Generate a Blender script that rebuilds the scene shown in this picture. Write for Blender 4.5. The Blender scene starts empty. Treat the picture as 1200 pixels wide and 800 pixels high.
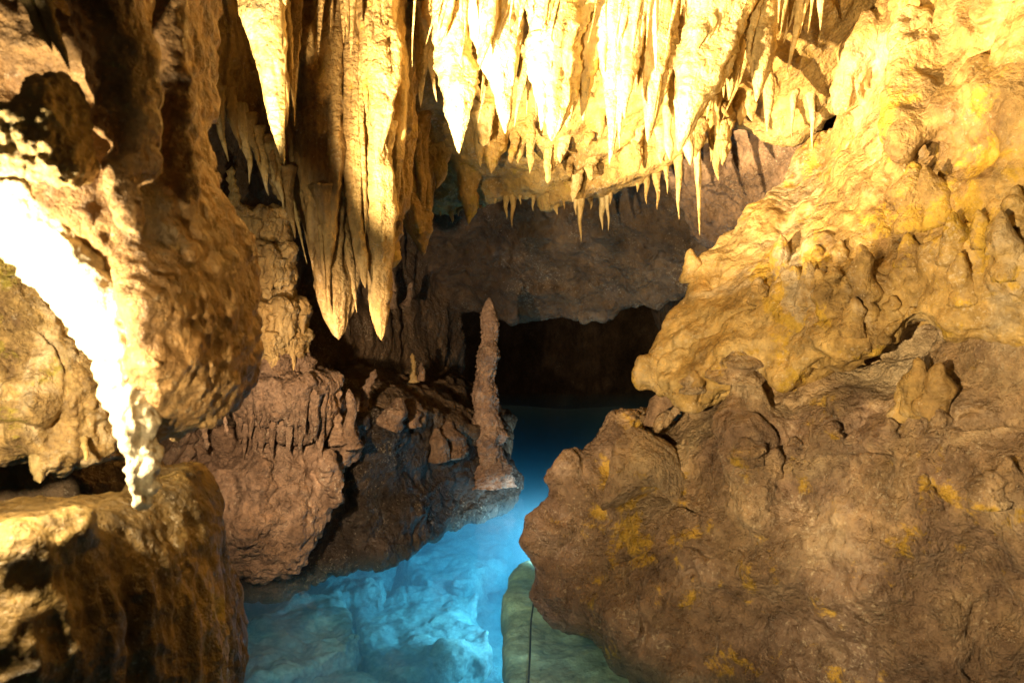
import bpy, math, random
import numpy as np
from mathutils import Vector, Matrix

SC = bpy.context.scene
COL = SC.collection
# ------------------------------------------------------------------ camera
F = 933.0                                   # focal length in photo pixels (1200 px wide)
CAM = np.array([0.0, 0.0, 2.0])             # 2 m above the water
PITCH = math.atan(60.0 / F)
FWD = np.array([0, math.cos(PITCH), -math.sin(PITCH)])
UP = np.array([0, math.sin(PITCH), math.cos(PITCH)])
RIGHT = np.array([1.0, 0, 0])
cam_data = bpy.data.cameras.new('camera')
cam_data.sensor_width = 36.0
cam_data.lens = 36.0 * F / 1200.0
cam_data.clip_start, cam_data.clip_end = 0.05, 200
cam_data.dof.use_dof = True
cam_data.dof.focus_distance = 5.6
cam_data.dof.aperture_fstop = 3.2
cam = bpy.data.objects.new('camera', cam_data)
cam.location = CAM
cam.rotation_euler = (math.pi / 2 - PITCH, 0, 0)
COL.objects.link(cam)
SC.camera = cam


def P(px, py, Y):
    """photo pixel + distance ahead of the camera -> world point"""
    r = RIGHT * ((px - 600) / F) + UP * ((400 - py) / F) + FWD
    return CAM + r * (Y / r[1])


# ------------------------------------------------------------------ world and light
world = bpy.data.worlds.new('World')
SC.world = world
world.use_nodes = True
wb = world.node_tree.nodes['Background']
wb.inputs[0].default_value = (1.0, 0.62, 0.32, 1)     # a cave: only a trace of stray lamp light
wb.inputs[1].default_value = 0.025
SC.view_settings.view_transform = 'Standard'
SC.view_settings.look = 'None'
SC.view_settings.exposure = 0.0
SC.view_settings.gamma = 1.0
SC.render.engine = 'CYCLES'
SC.cycles.use_denoising = True
SC.cycles.max_bounces = 8
SC.cycles.diffuse_bounces = 4
SC.cycles.glossy_bounces = 3
SC.cycles.transmission_bounces = 6
SC.cycles.volume_bounces = 1
SC.cycles.caustics_reflective = False
SC.cycles.caustics_refractive = False
SC.cycles.sample_clamp_indirect = 6


def spot(name, loc, target, power, angle, blend, col, radius=0.03):
    d = bpy.data.lights.new(name, 'SPOT')
    d.energy, d.spot_size, d.spot_blend, d.color, d.shadow_soft_size = power, math.radians(angle), blend, col, radius
    o = bpy.data.objects.new(name, d)
    COL.objects.link(o)
    o.location = Vector(loc)
    o.rotation_euler = (Vector(target) - Vector(loc)).to_track_quat('-Z', 'Y').to_euler()
    return o


def bulb(name, loc, power, col, radius=0.05):
    d = bpy.data.lights.new(name, 'POINT')
    d.energy, d.color, d.shadow_soft_size = power, col, radius
    o = bpy.data.objects.new(name, d)
    COL.objects.link(o)
    o.location = Vector(loc)
    return o


WARM = (1.0, 0.7, 0.33)
# hidden cave lamps (path, left rocks, left edge, under water), plus added cone and pool spots
spot('path_floodlight', (-1.05, 0.35, 1.6), P(1050, 300, 4.2), 1500, 76, 0.9, WARM, 0.03)
spot('gallery_floodlight', P(245, 430, 3.0), P(820, -40, 4.5), 4600, 70, 0.8, WARM, 0.03)
spot('added_cone_spot', P(225, 420, 3.05), P(290, 60, 3.7), 1200, 25, 0.6, WARM, 0.03)  # added narrow spot that brightens the white cone
spot('bank_floodlight', P(215, 470, 3.1), P(520, 500, 6.8), 520, 84, 1.0, (1.0, 0.68, 0.38), 0.03)
bulb('edge_lamp', P(-170, 420, 1.6), 135, (1.0, 0.76, 0.42), 0.04)
spot('added_pool_spot', (0.1, 0.3, 1.1), (-0.6, 4.2, -1.0), 1000, 40, 0.8, (1.0, 0.95, 0.86), 0.03)  # added spot above the water, brightens the sunken stones
spot('underwater_lamp', (0.75, 6.7, -0.12), (-0.1, 7.9, -1.3), 900, 130, 0.8, (0.85, 0.97, 1.0), 0.06)


# ------------------------------------------------------------------ noise
_rng = np.random.RandomState(7)
_PERM = np.concatenate([_rng.permutation(256)] * 3).astype(np.int32)
_G = _rng.normal(size=(256, 3)).astype(np.float32)
_G /= np.linalg.norm(_G, axis=1)[:, None]


def perlin(p):
    p = np.asarray(p, np.float32)
    i = np.floor(p).astype(np.int32)
    f = p - i
    i &= 255
    u = f * f * f * (f * (f * 6 - 15) + 10)
    out = 0
    for dx in (0, 1):
        wx = u[..., 0] if dx else 1 - u[..., 0]
        a = _PERM[i[..., 0] + dx]
        for dy in (0, 1):
            wy = wx * (u[..., 1] if dy else 1 - u[..., 1])
            b = _PERM[a + i[..., 1] + dy]
            for dz in (0, 1):
                w = wy * (u[..., 2] if dz else 1 - u[..., 2])
                g = _G[_PERM[b + i[..., 2] + dz]]
                out = out + w * (g[..., 0] * (f[..., 0] - dx) + g[..., 1] * (f[..., 1] - dy) + g[..., 2] * (f[..., 2] - dz))
    return out


def fbm(p, oct=4, gain=0.5, ridged=False):
    s, a = 0, 1.0
    p = np.asarray(p, np.float32)
    for k in range(oct):
        n = perlin(p * (2.03 ** k) + 17.3 * k)
        if ridged:
            n = 0.5 - 2 * np.abs(n)
        s = s + a * n
        a *= gain
    return s


def worley(p):
    """distance to the nearest cell point"""
    p = np.asarray(p, np.float32)
    i = np.floor(p).astype(np.int32)
    f = p - i
    best = np.full(p.shape[:-1], 9.0, np.float32)
    for dx in (-1, 0, 1):
        for dy in (-1, 0, 1):
            for dz in (-1, 0, 1):
                h = _PERM[_PERM[_PERM[(i[..., 0] + dx) & 255] + ((i[..., 1] + dy) & 255)] + ((i[..., 2] + dz) & 255)]
                q = _G[h] * 0.4 + 0.5
                d = (q[..., 0] + dx - f[..., 0]) ** 2 + (q[..., 1] + dy - f[..., 1]) ** 2 + (q[..., 2] + dz - f[..., 2]) ** 2
                best = np.minimum(best, d)
    return np.sqrt(best)


# ------------------------------------------------------------------ implicit surfaces -> meshes
def smin(a, b, k):
    h = np.clip(0.5 + 0.5 * (b - a) / k, 0, 1)
    return b + (a - b) * h - k * h * (1 - h)


def smax(a, b, k):
    return -smin(-a, -b, k)


def surface_nets(f, org, s):
    neg = f < 0
    nx, ny, nz = f.shape
    cnt = np.zeros((nx - 1, ny - 1, nz - 1), np.int8)
    cor = [(a, b, c) for a in (0, 1) for b in (0, 1) for c in (0, 1)]
    for a, b, c in cor:
        cnt += neg[a:nx - 1 + a, b:ny - 1 + b, c:nz - 1 + c]
    act = (cnt > 0) & (cnt < 8)
    I = np.argwhere(act)
    idx = np.full(act.shape, -1, np.int32)
    idx[act] = np.arange(len(I))
    V8 = np.stack([f[I[:, 0] + a, I[:, 1] + b, I[:, 2] + c] for a, b, c in cor], 1)
    C8 = np.array(cor, np.float32)
    acc = np.zeros((len(I), 3), np.float32)
    n = np.zeros(len(I), np.float32)
    for p in range(8):
        for q in range(p + 1, 8):
            if np.abs(C8[p] - C8[q]).sum() != 1:
                continue
            m = (V8[:, p] < 0) != (V8[:, q] < 0)
            t = V8[m, p] / (V8[m, p] - V8[m, q])
            acc[m] += C8[p] + t[:, None] * (C8[q] - C8[p])
            n[m] += 1
    verts = (I + acc / n[:, None]) * s + org
    quads = []
    for ax in range(3):
        o = [x for x in range(3) if x != ax]
        sl0 = [slice(None)] * 3
        sl1 = [slice(None)] * 3
        sl0[ax] = slice(0, -1)
        sl1[ax] = slice(1, None)
        A, B = neg[tuple(sl0)], neg[tuple(sl1)]
        E = np.argwhere(A != B)
        ok = np.all((E[:, o] >= 1), 1)
        for x in o:
            ok &= E[:, x] <= f.shape[x] - 2
        E = E[ok]
        flip = A[tuple(E.T)]

        def cell(d0, d1):
            e = E.copy()
            e[:, o[0]] -= d0
            e[:, o[1]] -= d1
            return idx[tuple(e.T)]
        q = np.stack([cell(1, 1), cell(0, 1), cell(0, 0), cell(1, 0)], 1)
        fl = flip if ax != 1 else ~flip
        q[~fl] = q[~fl][:, ::-1]
        quads.append(q)
    return verts.astype(np.float64), np.concatenate(quads)


def subdivide(v, q):
    e = np.stack([q, np.roll(q, -1, 1)], 2).reshape(-1, 2)
    es = np.sort(e, 1).astype(np.int64)
    key = es[:, 0] * (len(v) + 1) + es[:, 1]
    uk, first, inv = np.unique(key, return_index=True, return_inverse=True)
    ue = es[first]
    mid = (v[ue[:, 0]] + v[ue[:, 1]]) / 2
    cen = v[q].mean(1)
    nv, ne = len(v), len(ue)
    inv = inv.reshape(-1, 4) + nv
    c = np.arange(len(q)) + nv + ne
    faces = np.concatenate([np.stack([q[:, k], inv[:, k], c, inv[:, k - 1]], 1) for k in range(4)])
    return np.concatenate([v, mid, cen]), faces


def smooth(v, q, it=1, lam=0.6):
    e = np.stack([q, np.roll(q, -1, 1)], 2).reshape(-1, 2)
    a, b = np.concatenate([e[:, 0], e[:, 1]]), np.concatenate([e[:, 1], e[:, 0]])
    n = np.bincount(a, minlength=len(v))[:, None]
    for _ in range(it):
        s = np.stack([np.bincount(a, v[b, k], len(v)) for k in range(3)], 1)
        v = v + lam * (s / np.maximum(n, 1) - v)
    return v


def normals(v, q):
    n = np.cross(v[q[:, 2]] - v[q[:, 0]], v[q[:, 3]] - v[q[:, 1]])
    out = np.stack([sum(np.bincount(q[:, k], n[:, c], len(v)) for k in range(4)) for c in range(3)], 1)
    return out / np.maximum(np.linalg.norm(out, axis=1), 1e-9)[:, None]


def mesh_obj(name, v, q, mat, parent=None, origin=None):
    me = bpy.data.meshes.new(name)
    v = np.asarray(v, np.float64)
    if origin is not None:
        v = v - np.asarray(origin)
    me.vertices.add(len(v))
    me.vertices.foreach_set('co', v.astype(np.float32).ravel())
    k = q.shape[1]
    me.loops.add(q.size)
    me.loops.foreach_set('vertex_index', q.astype(np.int32).ravel())
    me.polygons.add(len(q))
    me.polygons.foreach_set('loop_start', np.arange(0, q.size, k, dtype=np.int32))
    me.polygons.foreach_set('loop_total', np.full(len(q), k, np.int32))
    me.polygons.foreach_set('use_smooth', np.ones(len(q), bool))
    me.update(calc_edges=True)
    me.validate()
    me.materials.append(mat)
    o = bpy.data.objects.new(name, me)
    COL.objects.link(o)
    if origin is not None:
        o.location = Vector(origin)
    if parent is not None:
        o.parent = parent
        o.matrix_parent_inverse = Matrix.Translation(-Vector(parent.location))
    return o


def tag(o, label=None, cat=None, group=None, kind=None):
    if label:
        o['label'] = label
    if cat:
        o['category'] = cat
    if group:
        o['group'] = group
    if kind:
        o['kind'] = kind
    return o


def poly_sdf(pts, U, V):
    d = np.full(U.shape, 1e9, np.float32)
    s = np.ones(U.shape, np.float32)
    n = len(pts)
    for i in range(n):
        a, b = pts[i], pts[i - 1]
        ex, ey = b[0] - a[0], b[1] - a[1]
        wx, wy = U - a[0], V - a[1]
        t = np.clip((wx * ex + wy * ey) / (ex * ex + ey * ey + 1e-12), 0, 1)
        d = np.minimum(d, (wx - ex * t) ** 2 + (wy - ey * t) ** 2)
        c1, c2, c3 = V >= a[1], V < b[1], ex * wy > ey * wx
        flip = (c1 & c2 & c3) | (~c1 & ~c2 & ~c3)
        s = np.where(flip, -s, s)
    return s * np.sqrt(d)


def rbf_fit(uv, w, reg=1e-3):
    r = np.linalg.norm(uv[:, None] - uv[None], axis=2)
    n = len(uv)
    A = np.zeros((n + 3, n + 3))
    A[:n, :n] = r + reg * np.eye(n)
    A[:n, n] = 1
    A[:n, n + 1:] = uv
    A[n:, :n] = A[:n, n:].T
    x = np.linalg.solve(A, np.concatenate([w, np.zeros(3)]))

    def ev(U, V):
        out = x[n] + x[n + 1] * U + x[n + 2] * V
        for k in range(n):
            out = out + x[k] * np.sqrt((U - uv[k, 0]) ** 2 + (V - uv[k, 1]) ** 2 + 1e-4)
        return out
    return ev


def frame(N):
    N = np.asarray(N, float)
    N /= np.linalg.norm(N)
    up = np.array([0, 0, 1.0]) if abs(N[2]) < 0.8 else np.array([0, 1.0, 0])
    U = np.cross(up, N)
    U /= np.linalg.norm(U)
    V = np.cross(N, U)
    return U, V, N


def rock_mesh(outline, ctrl, N, thick, s, k=0.12, big=(0.08, 1.5), blobs=(), cuts=(), levels=1, disp=None, seed=0, flat_extra=0.05, sm=1):
    """A solid rock: a rounded body inside the outline (world points), its front through the control points, plus blobs and cuts."""
    U, V, N = frame(N)
    O = np.mean(outline, 0)
    M = np.stack([U, V, N], 1)                          # world = O + M @ local
    loc = (np.asarray(outline) - O) @ M
    al = np.concatenate([loc, (np.asarray(ctrl) - O) @ M]) if len(ctrl) else loc
    wf = rbf_fit(al[:, :2], al[:, 2], 0.02)
    pad = 0.15 + big[0]
    lo = al.min(0) - pad
    hi = al.max(0) + pad
    lo[2] -= thick
    bl = [((np.asarray(a) - O) @ M, (np.asarray(b) - O) @ M, ra, rb, kk) for a, b, ra, rb, kk in blobs]
    for a, b, ra, rb, kk in bl:
        m = max(ra, rb) + 0.08
        lo = np.minimum(lo, np.minimum(a, b) - m)
        hi = np.maximum(hi, np.maximum(a, b) + m)
    n = np.ceil((hi - lo) / s).astype(int) + 2
    ax = [lo[i] + s * np.arange(n[i]) for i in range(3)]
    u2, v2 = np.meshgrid(ax[0], ax[1], indexing='ij')
    d2 = poly_sdf(loc[:, :2], u2, v2).astype(np.float32)[:, :, None]
    h2 = wf(u2, v2).astype(np.float32)[:, :, None]
    w = ax[2].astype(np.float32)[None, None, :]
    f = smax(smax(d2, w - h2, k), (h2 - thick) - w, k)
    G = None
    if big[0] > 0:
        # low-frequency noise at quarter resolution, upsampled
        st = 3
        c = [np.arange(0, n[i] + st, st) for i in range(3)]
        cg = np.stack(np.meshgrid(*[lo[i] + s * c[i] for i in range(3)], indexing='ij'), -1)
        nz = fbm(cg * big[1] + seed * 11.7, 3)
        for i in range(3):
            t = np.arange(n[i]) / st
            j = np.floor(t).astype(int)
            fr = (t - j).astype(np.float32).reshape([-1 if q == i else 1 for q in range(3)])
            nz = np.take(nz, j, i) * (1 - fr) + np.take(nz, np.minimum(j + 1, len(c[i]) - 1), i) * fr
        f = f + big[0] * nz
    X = [ax[0][:, None, None].astype(np.float32), ax[1][None, :, None].astype(np.float32), ax[2][None, None, :].astype(np.float32)]

    def caps(a, b, ra, rb):
        d = b - a
        L = float(d @ d) + 1e-9
        t = np.clip(((X[0] - a[0]) * d[0] + (X[1] - a[1]) * d[1] + (X[2] - a[2]) * d[2]) / L, 0, 1)
        r2 = (X[0] - a[0] - t * d[0]) ** 2 + (X[1] - a[1] - t * d[1]) ** 2 + (X[2] - a[2] - t * d[2]) ** 2
        return np.sqrt(r2) - (ra + (rb - ra) * t)
    for a, b, ra, rb, kk in bl:
        f = smin(f, caps(a, b, ra, rb), kk)
    for a, b, ra, rb, kk in cuts:
        a, b = (np.asarray(a) - O) @ M, (np.asarray(b) - O) @ M
        f = smax(f, -caps(a, b, ra, rb), kk)
    for i in range(3):                                   # keep the border outside
        sl = [slice(None)] * 3
        for e in (0, -1):
            sl[i] = e
            f[tuple(sl)] = np.maximum(f[tuple(sl)], s * 0.5)
    v, q = surface_nets(f, lo, s)
    v = O + v @ M.T
    if np.linalg.det(M) < 0:
        q = q[:, ::-1]
    v = smooth(v, q, sm, 0.5)
    for _ in range(levels):
        v, q = subdivide(v, q)
        v = smooth(v, q, 1, 0.5)
    if disp is not None:
        nn = normals(v, q)
        v = v + nn * disp(v, nn)[:, None]
    return v, q


def orient(v, q):
    """make faces point outwards"""
    c = v[q].mean(1)
    n = np.cross(v[q[:, 2]] - v[q[:, 0]], v[q[:, 3]] - v[q[:, 1]])
    if (c * n).sum() - (v.mean(0) * n).sum() < 0:
        q = q[:, ::-1]
    return q


TRI = 0


def rock(name, mat, *a, parent=None, label=None, cat=None, group=None, kind=None, **kw):
    global TRI
    v, q = rock_mesh(*a, **kw)
    q = orient(v, q)
    TRI += 2 * len(q)
    o = mesh_obj(name, v, q, mat, parent)
    return tag(o, label, cat, group, kind)


# ------------------------------------------------------------------ displacement recipes
def d_rough(a1=0.03, s1=4, a2=0.012, s2=14, a3=0.004, s3=45):
    def f(p, n):
        return a1 * fbm(p * s1, 3) * 1.3 + a2 * fbm(p * s2 + 5, 3, ridged=False) + a3 * fbm(p * s3 + 9, 2)
    return f


def d_flute(amp=0.04, freq=9, vz=1.2, a2=0.012, s2=16, a3=0.004, s3=45):
    def f(p, n):
        w = p + 0.06 * np.stack([perlin(p * 3 + 31), perlin(p * 3 + 57), 0 * p[:, 0]], 1)
        r = fbm(w * np.array([freq, freq, vz]), 3, ridged=True)
        side = np.clip(1.15 - np.abs(n[:, 2]), 0.1, 1)
        return amp * r * side + a2 * fbm(p * s2 + 5, 3) + a3 * fbm(p * s3 + 9, 2)
    return f


def d_crag(a1=0.05, a2=0.022, a3=0.01, a4=0.006, crack=0.04, flow=0.005):
    def f(p, n):
        w = p + 0.12 * np.stack([perlin(p * 2.3 + 31), perlin(p * 2.3 + 57), perlin(p * 2.3 + 83)], 1)
        o = a1 * fbm(p * 3.3, 3) * 1.3 + a2 * 0.55 * fbm(w * 7, 3, ridged=True) + 0.9 * a1 * (0.5 - worley(w * 4.5)) + 0.5 * a1 * np.clip(0.38 - worley(w * 9 + 7), 0, 1)
        pit = worley(w * 7 + 21)
        o = o - 0.06 * np.clip(0.2 - pit, 0, 1) * 4 * np.clip(perlin(p * 2 + 5) * 3, 0, 1)
        o = o + a3 * (0.5 - worley(w * 13)) + a3 * 0.8 * fbm(p * 24 + 3, 3) + a4 * fbm(p * 55 + 9, 2, 0.6)
        c = np.abs(perlin(w * np.array([2.4, 2.4, 1.3]) + 40))
        m = np.clip(perlin(p * 1.3 + 71) * 3 + 0.5, 0, 1)
        o = o - crack * m * np.clip(1 - c / 0.035, 0, 1) ** 1.3
        c2 = np.abs(perlin(w * np.array([5.0, 5.0, 3.0]) + 90))
        m2 = np.clip(perlin(p * 1.9 + 11) * 3 + 0.2, 0, 1)
        o = o - 0.5 * crack * m2 * np.clip(1 - c2 / 0.05, 0, 1)
        return o + flow * fbm(w * np.array([11, 11, 1.5]), 2, ridged=True) * np.clip(1.1 - np.abs(n[:, 2]), 0, 1)
    return f


def d_lump(amp=0.035, freq=9, a2=0.012, s2=16, a3=0.004, s3=45):
    def f(p, n):
        w = p + 0.05 * np.stack([perlin(p * 4 + 31), perlin(p * 4 + 57), perlin(p * 4 + 83)], 1)
        return amp * (0.55 - worley(w * freq)) + 0.5 * amp * (0.5 - worley(w * freq * 2.3 + 3)) + a2 * fbm(p * s2 + 5, 3) + a3 * fbm(p * s3 + 9, 2)
    return f


# ------------------------------------------------------------------ materials
def rock_mat(name, dark, mid, light, patch=None, patch_amt=0.0, scale=1.6, rough=(0.45, 0.85), bump=0.5, streak=1.0, wet=0.5, low=None, low_z=(0.2, 0.9), fine=70, second=None, second_t=0.5):
    m = bpy.data.materials.new(name)
    m.use_nodes = True
    nt = m.node_tree
    N, L = nt.nodes, nt.links
    bsdf = N['Principled BSDF']
    geo = N.new('ShaderNodeNewGeometry')
    mp = N.new('ShaderNodeMapping')
    mp.inputs['Scale'].default_value = (1, 1, streak)
    L.new(geo.outputs['Position'], mp.inputs['Vector'])

    def noise(sc, det, ro=0.6, dist=0.0, vec=None):
        n = N.new('ShaderNodeTexNoise')
        n.inputs['Scale'].default_value = sc
        n.inputs['Detail'].default_value = det
        n.inputs['Roughness'].default_value = ro
        n.inputs['Distortion'].default_value = dist
        L.new(vec or mp.outputs[0], n.inputs['Vector'])
        return n

    def ramp(src, stops):
        r = N.new('ShaderNodeValToRGB')
        e = r.color_ramp.elements
        while len(e) < len(stops):
            e.new(0.5)
        for k, (p, c) in enumerate(stops):
            e[k].position = p
            e[k].color = (*c, 1) if len(c) == 3 else c
        L.new(src, r.inputs[0])
        return r

    def mix(fac, a, b, mode='MIX'):
        x = N.new('ShaderNodeMix')
        x.data_type = 'RGBA'
        x.blend_type = mode
        if hasattr(fac, 'links') or not isinstance(fac, float):
            L.new(fac, x.inputs[0])
        else:
            x.inputs[0].default_value = fac
        for s_, i in ((a, 6), (b, 7)):
            if isinstance(s_, tuple):
                x.inputs[i].default_value = (*s_, 1)
            else:
                L.new(s_, x.inputs[i])
        return x.outputs[2]
    n1 = noise(scale, 10, 0.66, 0.8)
    col = ramp(n1.outputs['Fac'], [(0.34, dark), (0.5, mid), (0.64, light)]).outputs[0]
    nm_ = noise(scale * 3.4, 8, 0.68, 0.5)
    fm = ramp(nm_.outputs['Fac'], [(0.32, (0.5, 0.46, 0.44)), (0.5, (1, 1, 1)), (0.68, (1.3, 1.25, 1.15))]).outputs[0]
    col = mix(0.85, col, fm, 'MULTIPLY')
    if second is not None:
        ns = noise(0.95, 9, 0.7, 0.7, geo.outputs['Position'])
        smk = ramp(ns.outputs['Fac'], [(second_t, (0, 0, 0)), (second_t + 0.12, (0.9, 0.9, 0.9))]).outputs[0]
        col = mix(smk, col, mix(0.7, second, fm, 'MULTIPLY'))
    n2 = noise(scale * 11, 7, 0.7)
    f2 = ramp(n2.outputs['Fac'], [(0.3, (0.5, 0.48, 0.46)), (0.52, (1, 1, 1)), (0.72, (1.4, 1.36, 1.28))]).outputs[0]
    col = mix(0.85, col, f2, 'MULTIPLY')
    if low is not None:                                  # darker brown towards the bottom, edge broken by noise
        sep = N.new('ShaderNodeSeparateXYZ')
        L.new(geo.outputs['Position'], sep.inputs[0])
        nl = noise(1.7, 6, 0.6, 0.4, geo.outputs['Position'])
        ad = N.new('ShaderNodeMath')
        ad.operation = 'MULTIPLY_ADD'
        L.new(nl.outputs['Fac'], ad.inputs[0])
        ad.inputs[1].default_value = -1.6
        L.new(sep.outputs[2], ad.inputs[2])
        ad2 = N.new('ShaderNodeMath')
        ad2.operation = 'ADD'
        L.new(ad.outputs[0], ad2.inputs[0])
        ad2.inputs[1].default_value = 0.8
        mr = N.new('ShaderNodeMapRange')
        mr.inputs['From Min'].default_value, mr.inputs['From Max'].default_value = low_z
        L.new(ad2.outputs[0], mr.inputs['Value'])
        lowc = mix(0.8, low, f2, 'MULTIPLY')
        col = mix(mr.outputs[0], lowc, col)
    if patch is not None:
        n3 = noise(4.5, 10, 0.74, 0.25, geo.outputs['Position'])
        n3b = noise(1.1, 3, 0.5, 0.0, geo.outputs['Position'])
        sm3 = N.new('ShaderNodeMath')
        sm3.operation = 'MULTIPLY_ADD'
        L.new(n3b.outputs['Fac'], sm3.inputs[0])
        sm3.inputs[1].default_value = 0.55
        L.new(n3.outputs['Fac'], sm3.inputs[2])
        t = 0.95 - 0.28 * patch_amt
        pm = ramp(sm3.outputs[0], [(t, (0, 0, 0)), (t + 0.06, (0.85, 0.85, 0.85))]).outputs[0]
        col = mix(pm, col, mix(0.8, patch, f2, 'MULTIPLY'))
    # dark specks
    vo = N.new('ShaderNodeTexVoronoi')
    vo.inputs['Scale'].default_value = 26
    L.new(geo.outputs['Position'], vo.inputs['Vector'])
    sp = ramp(vo.outputs['Distance'], [(0.06, (0.45, 0.42, 0.4)), (0.2, (1, 1, 1))]).outputs[0]
    n4 = noise(5, 3)
    sm_ = ramp(n4.outputs['Fac'], [(0.52, (0, 0, 0)), (0.62, (0.7, 0.7, 0.7))]).outputs[0]
    col = mix(sm_, col, mix(1.0, col, sp, 'MULTIPLY'))
    # pale grit
    n5 = noise(48, 4, 0.75, 0.0, geo.outputs['Position'])
    n6 = noise(2.6, 5, 0.65, 0.0, geo.outputs['Position'])
    g5 = N.new('ShaderNodeMath')
    g5.operation = 'MULTIPLY_ADD'
    L.new(n6.outputs['Fac'], g5.inputs[0])
    g5.inputs[1].default_value = 0.5
    L.new(n5.outputs['Fac'], g5.inputs[2])
    gm = ramp(g5.outputs[0], [(0.86, (0, 0, 0)), (0.92, (0.65, 0.65, 0.65))]).outputs[0]
    col = mix(gm, col, mix(0.55, col, (0.75, 0.66, 0.52)))
    L.new(col, bsdf.inputs['Base Color'])
    rr = N.new('ShaderNodeMapRange')
    L.new(n2.outputs['Fac'], rr.inputs['Value'])
    rr.inputs['From Min'].default_value, rr.inputs['From Max'].default_value = 0.35, 0.65
    rr.inputs['To Min'].default_value, rr.inputs['To Max'].default_value = rough
    L.new(rr.outputs[0], bsdf.inputs['Roughness'])
    bsdf.inputs['Specular IOR Level'].default_value = wet
    # fine relief
    b0 = noise(fine, 5, 0.65, 0.3, geo.outputs['Position'])
    b1 = noise(fine * 0.28, 5, 0.55, 0.1, geo.outputs['Position'])
    v2 = N.new('ShaderNodeTexVoronoi')
    v2.inputs['Scale'].default_value = fine * 0.55
    L.new(geo.outputs['Position'], v2.inputs['Vector'])
    s1 = N.new('ShaderNodeMath')
    s1.operation = 'MULTIPLY_ADD'
    L.new(b1.outputs['Fac'], s1.inputs[0])
    s1.inputs[1].default_value = 2.2
    L.new(b0.outputs['Fac'], s1.inputs[2])
    s2 = N.new('ShaderNodeMath')
    s2.operation = 'MULTIPLY_ADD'
    L.new(v2.outputs['Distance'], s2.inputs[0])
    s2.inputs[1].default_value = -0.35
    L.new(s1.outputs[0], s2.inputs[2])
    nk = noise(2.3, 4, 0.6, 0.0, geo.outputs['Position'])
    km = N.new('ShaderNodeMapRange')
    km.inputs['From Min'].default_value, km.inputs['From Max'].default_value = 0.38, 0.62
    km.inputs['To Min'].default_value, km.inputs['To Max'].default_value = 0.2, 1.0
    L.new(nk.outputs['Fac'], km.inputs['Value'])
    s3 = N.new('ShaderNodeMath')
    s3.operation = 'MULTIPLY'
    L.new(s2.outputs[0], s3.inputs[0])
    L.new(km.outputs[0], s3.inputs[1])
    s2 = s3
    bm = N.new('ShaderNodeBump')
    bm.inputs['Strength'].default_value = min(1.0, bump * 1.7)
    bm.inputs['Distance'].default_value = 0.035
    L.new(s2.outputs[0], bm.inputs['Height'])
    L.new(bm.outputs[0], bsdf.inputs['Normal'])
    return m


M_RIGHT = rock_mat('ochre_limestone', (0.16, 0.105, 0.07), (0.34, 0.24, 0.145), (0.54, 0.43, 0.29), (0.48, 0.31, 0.035), 0.36, 1.5, (0.16, 0.6), 0.62, wet=0.8, fine=95,
                   low=(0.15, 0.1, 0.075), low_z=(0.1, 1.1), second=(0.21, 0.14, 0.105), second_t=0.5)
M_SLAB = rock_mat('yellow_limestone', (0.18, 0.11, 0.045), (0.4, 0.275, 0.1), (0.55, 0.42, 0.21), (0.48, 0.32, 0.04), 0.42, 1.3, (0.3, 0.8), 0.4, second=(0.5, 0.43, 0.32), second_t=0.52)
M_CEIL = rock_mat('cream_flowstone', (0.24, 0.155, 0.055), (0.4, 0.275, 0.1), (0.52, 0.39, 0.17), (0.36, 0.27, 0.05), 0.35, 1.6, (0.35, 0.8), 0.4, 0.5)
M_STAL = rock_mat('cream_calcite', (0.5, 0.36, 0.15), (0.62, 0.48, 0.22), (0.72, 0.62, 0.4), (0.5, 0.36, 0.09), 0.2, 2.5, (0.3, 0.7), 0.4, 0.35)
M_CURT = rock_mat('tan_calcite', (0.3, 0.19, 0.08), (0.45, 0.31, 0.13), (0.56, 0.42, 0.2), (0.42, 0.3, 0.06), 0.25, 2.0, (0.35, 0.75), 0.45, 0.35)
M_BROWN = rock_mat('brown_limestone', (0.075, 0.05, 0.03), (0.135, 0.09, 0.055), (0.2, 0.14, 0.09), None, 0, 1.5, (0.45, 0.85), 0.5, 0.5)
M_PINK = rock_mat('pinkish_flowstone', (0.16, 0.1, 0.065), (0.27, 0.18, 0.125), (0.38, 0.265, 0.19), None, 0, 2.0, (0.45, 0.85), 0.6, 0.8)
M_MITE = rock_mat('purplish_stalagmite', (0.24, 0.155, 0.115), (0.4, 0.27, 0.205), (0.52, 0.37, 0.28), None, 0, 6.0, (0.4, 0.8), 0.6)
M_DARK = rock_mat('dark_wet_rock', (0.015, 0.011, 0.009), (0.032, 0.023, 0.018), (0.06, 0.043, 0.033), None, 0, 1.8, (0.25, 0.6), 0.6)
M_NEAR = rock_mat('near_tan_rock', (0.2, 0.115, 0.05), (0.36, 0.225, 0.1), (0.46, 0.32, 0.16), (0.25, 0.2, 0.13), 0.2, 3.0, (0.4, 0.8), 0.4)
M_LOWB = rock_mat('mossy_brown_rock', (0.07, 0.045, 0.015), (0.17, 0.11, 0.035), (0.3, 0.21, 0.07), (0.33, 0.27, 0.05), 0.3, 2.4, (0.3, 0.7), 0.5, 0.4)
M_BED = rock_mat('pale_bed_stone', (0.3, 0.33, 0.33), (0.48, 0.5, 0.48), (0.66, 0.68, 0.62), None, 0, 2.2, (0.6, 0.9), 0.3)


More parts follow.
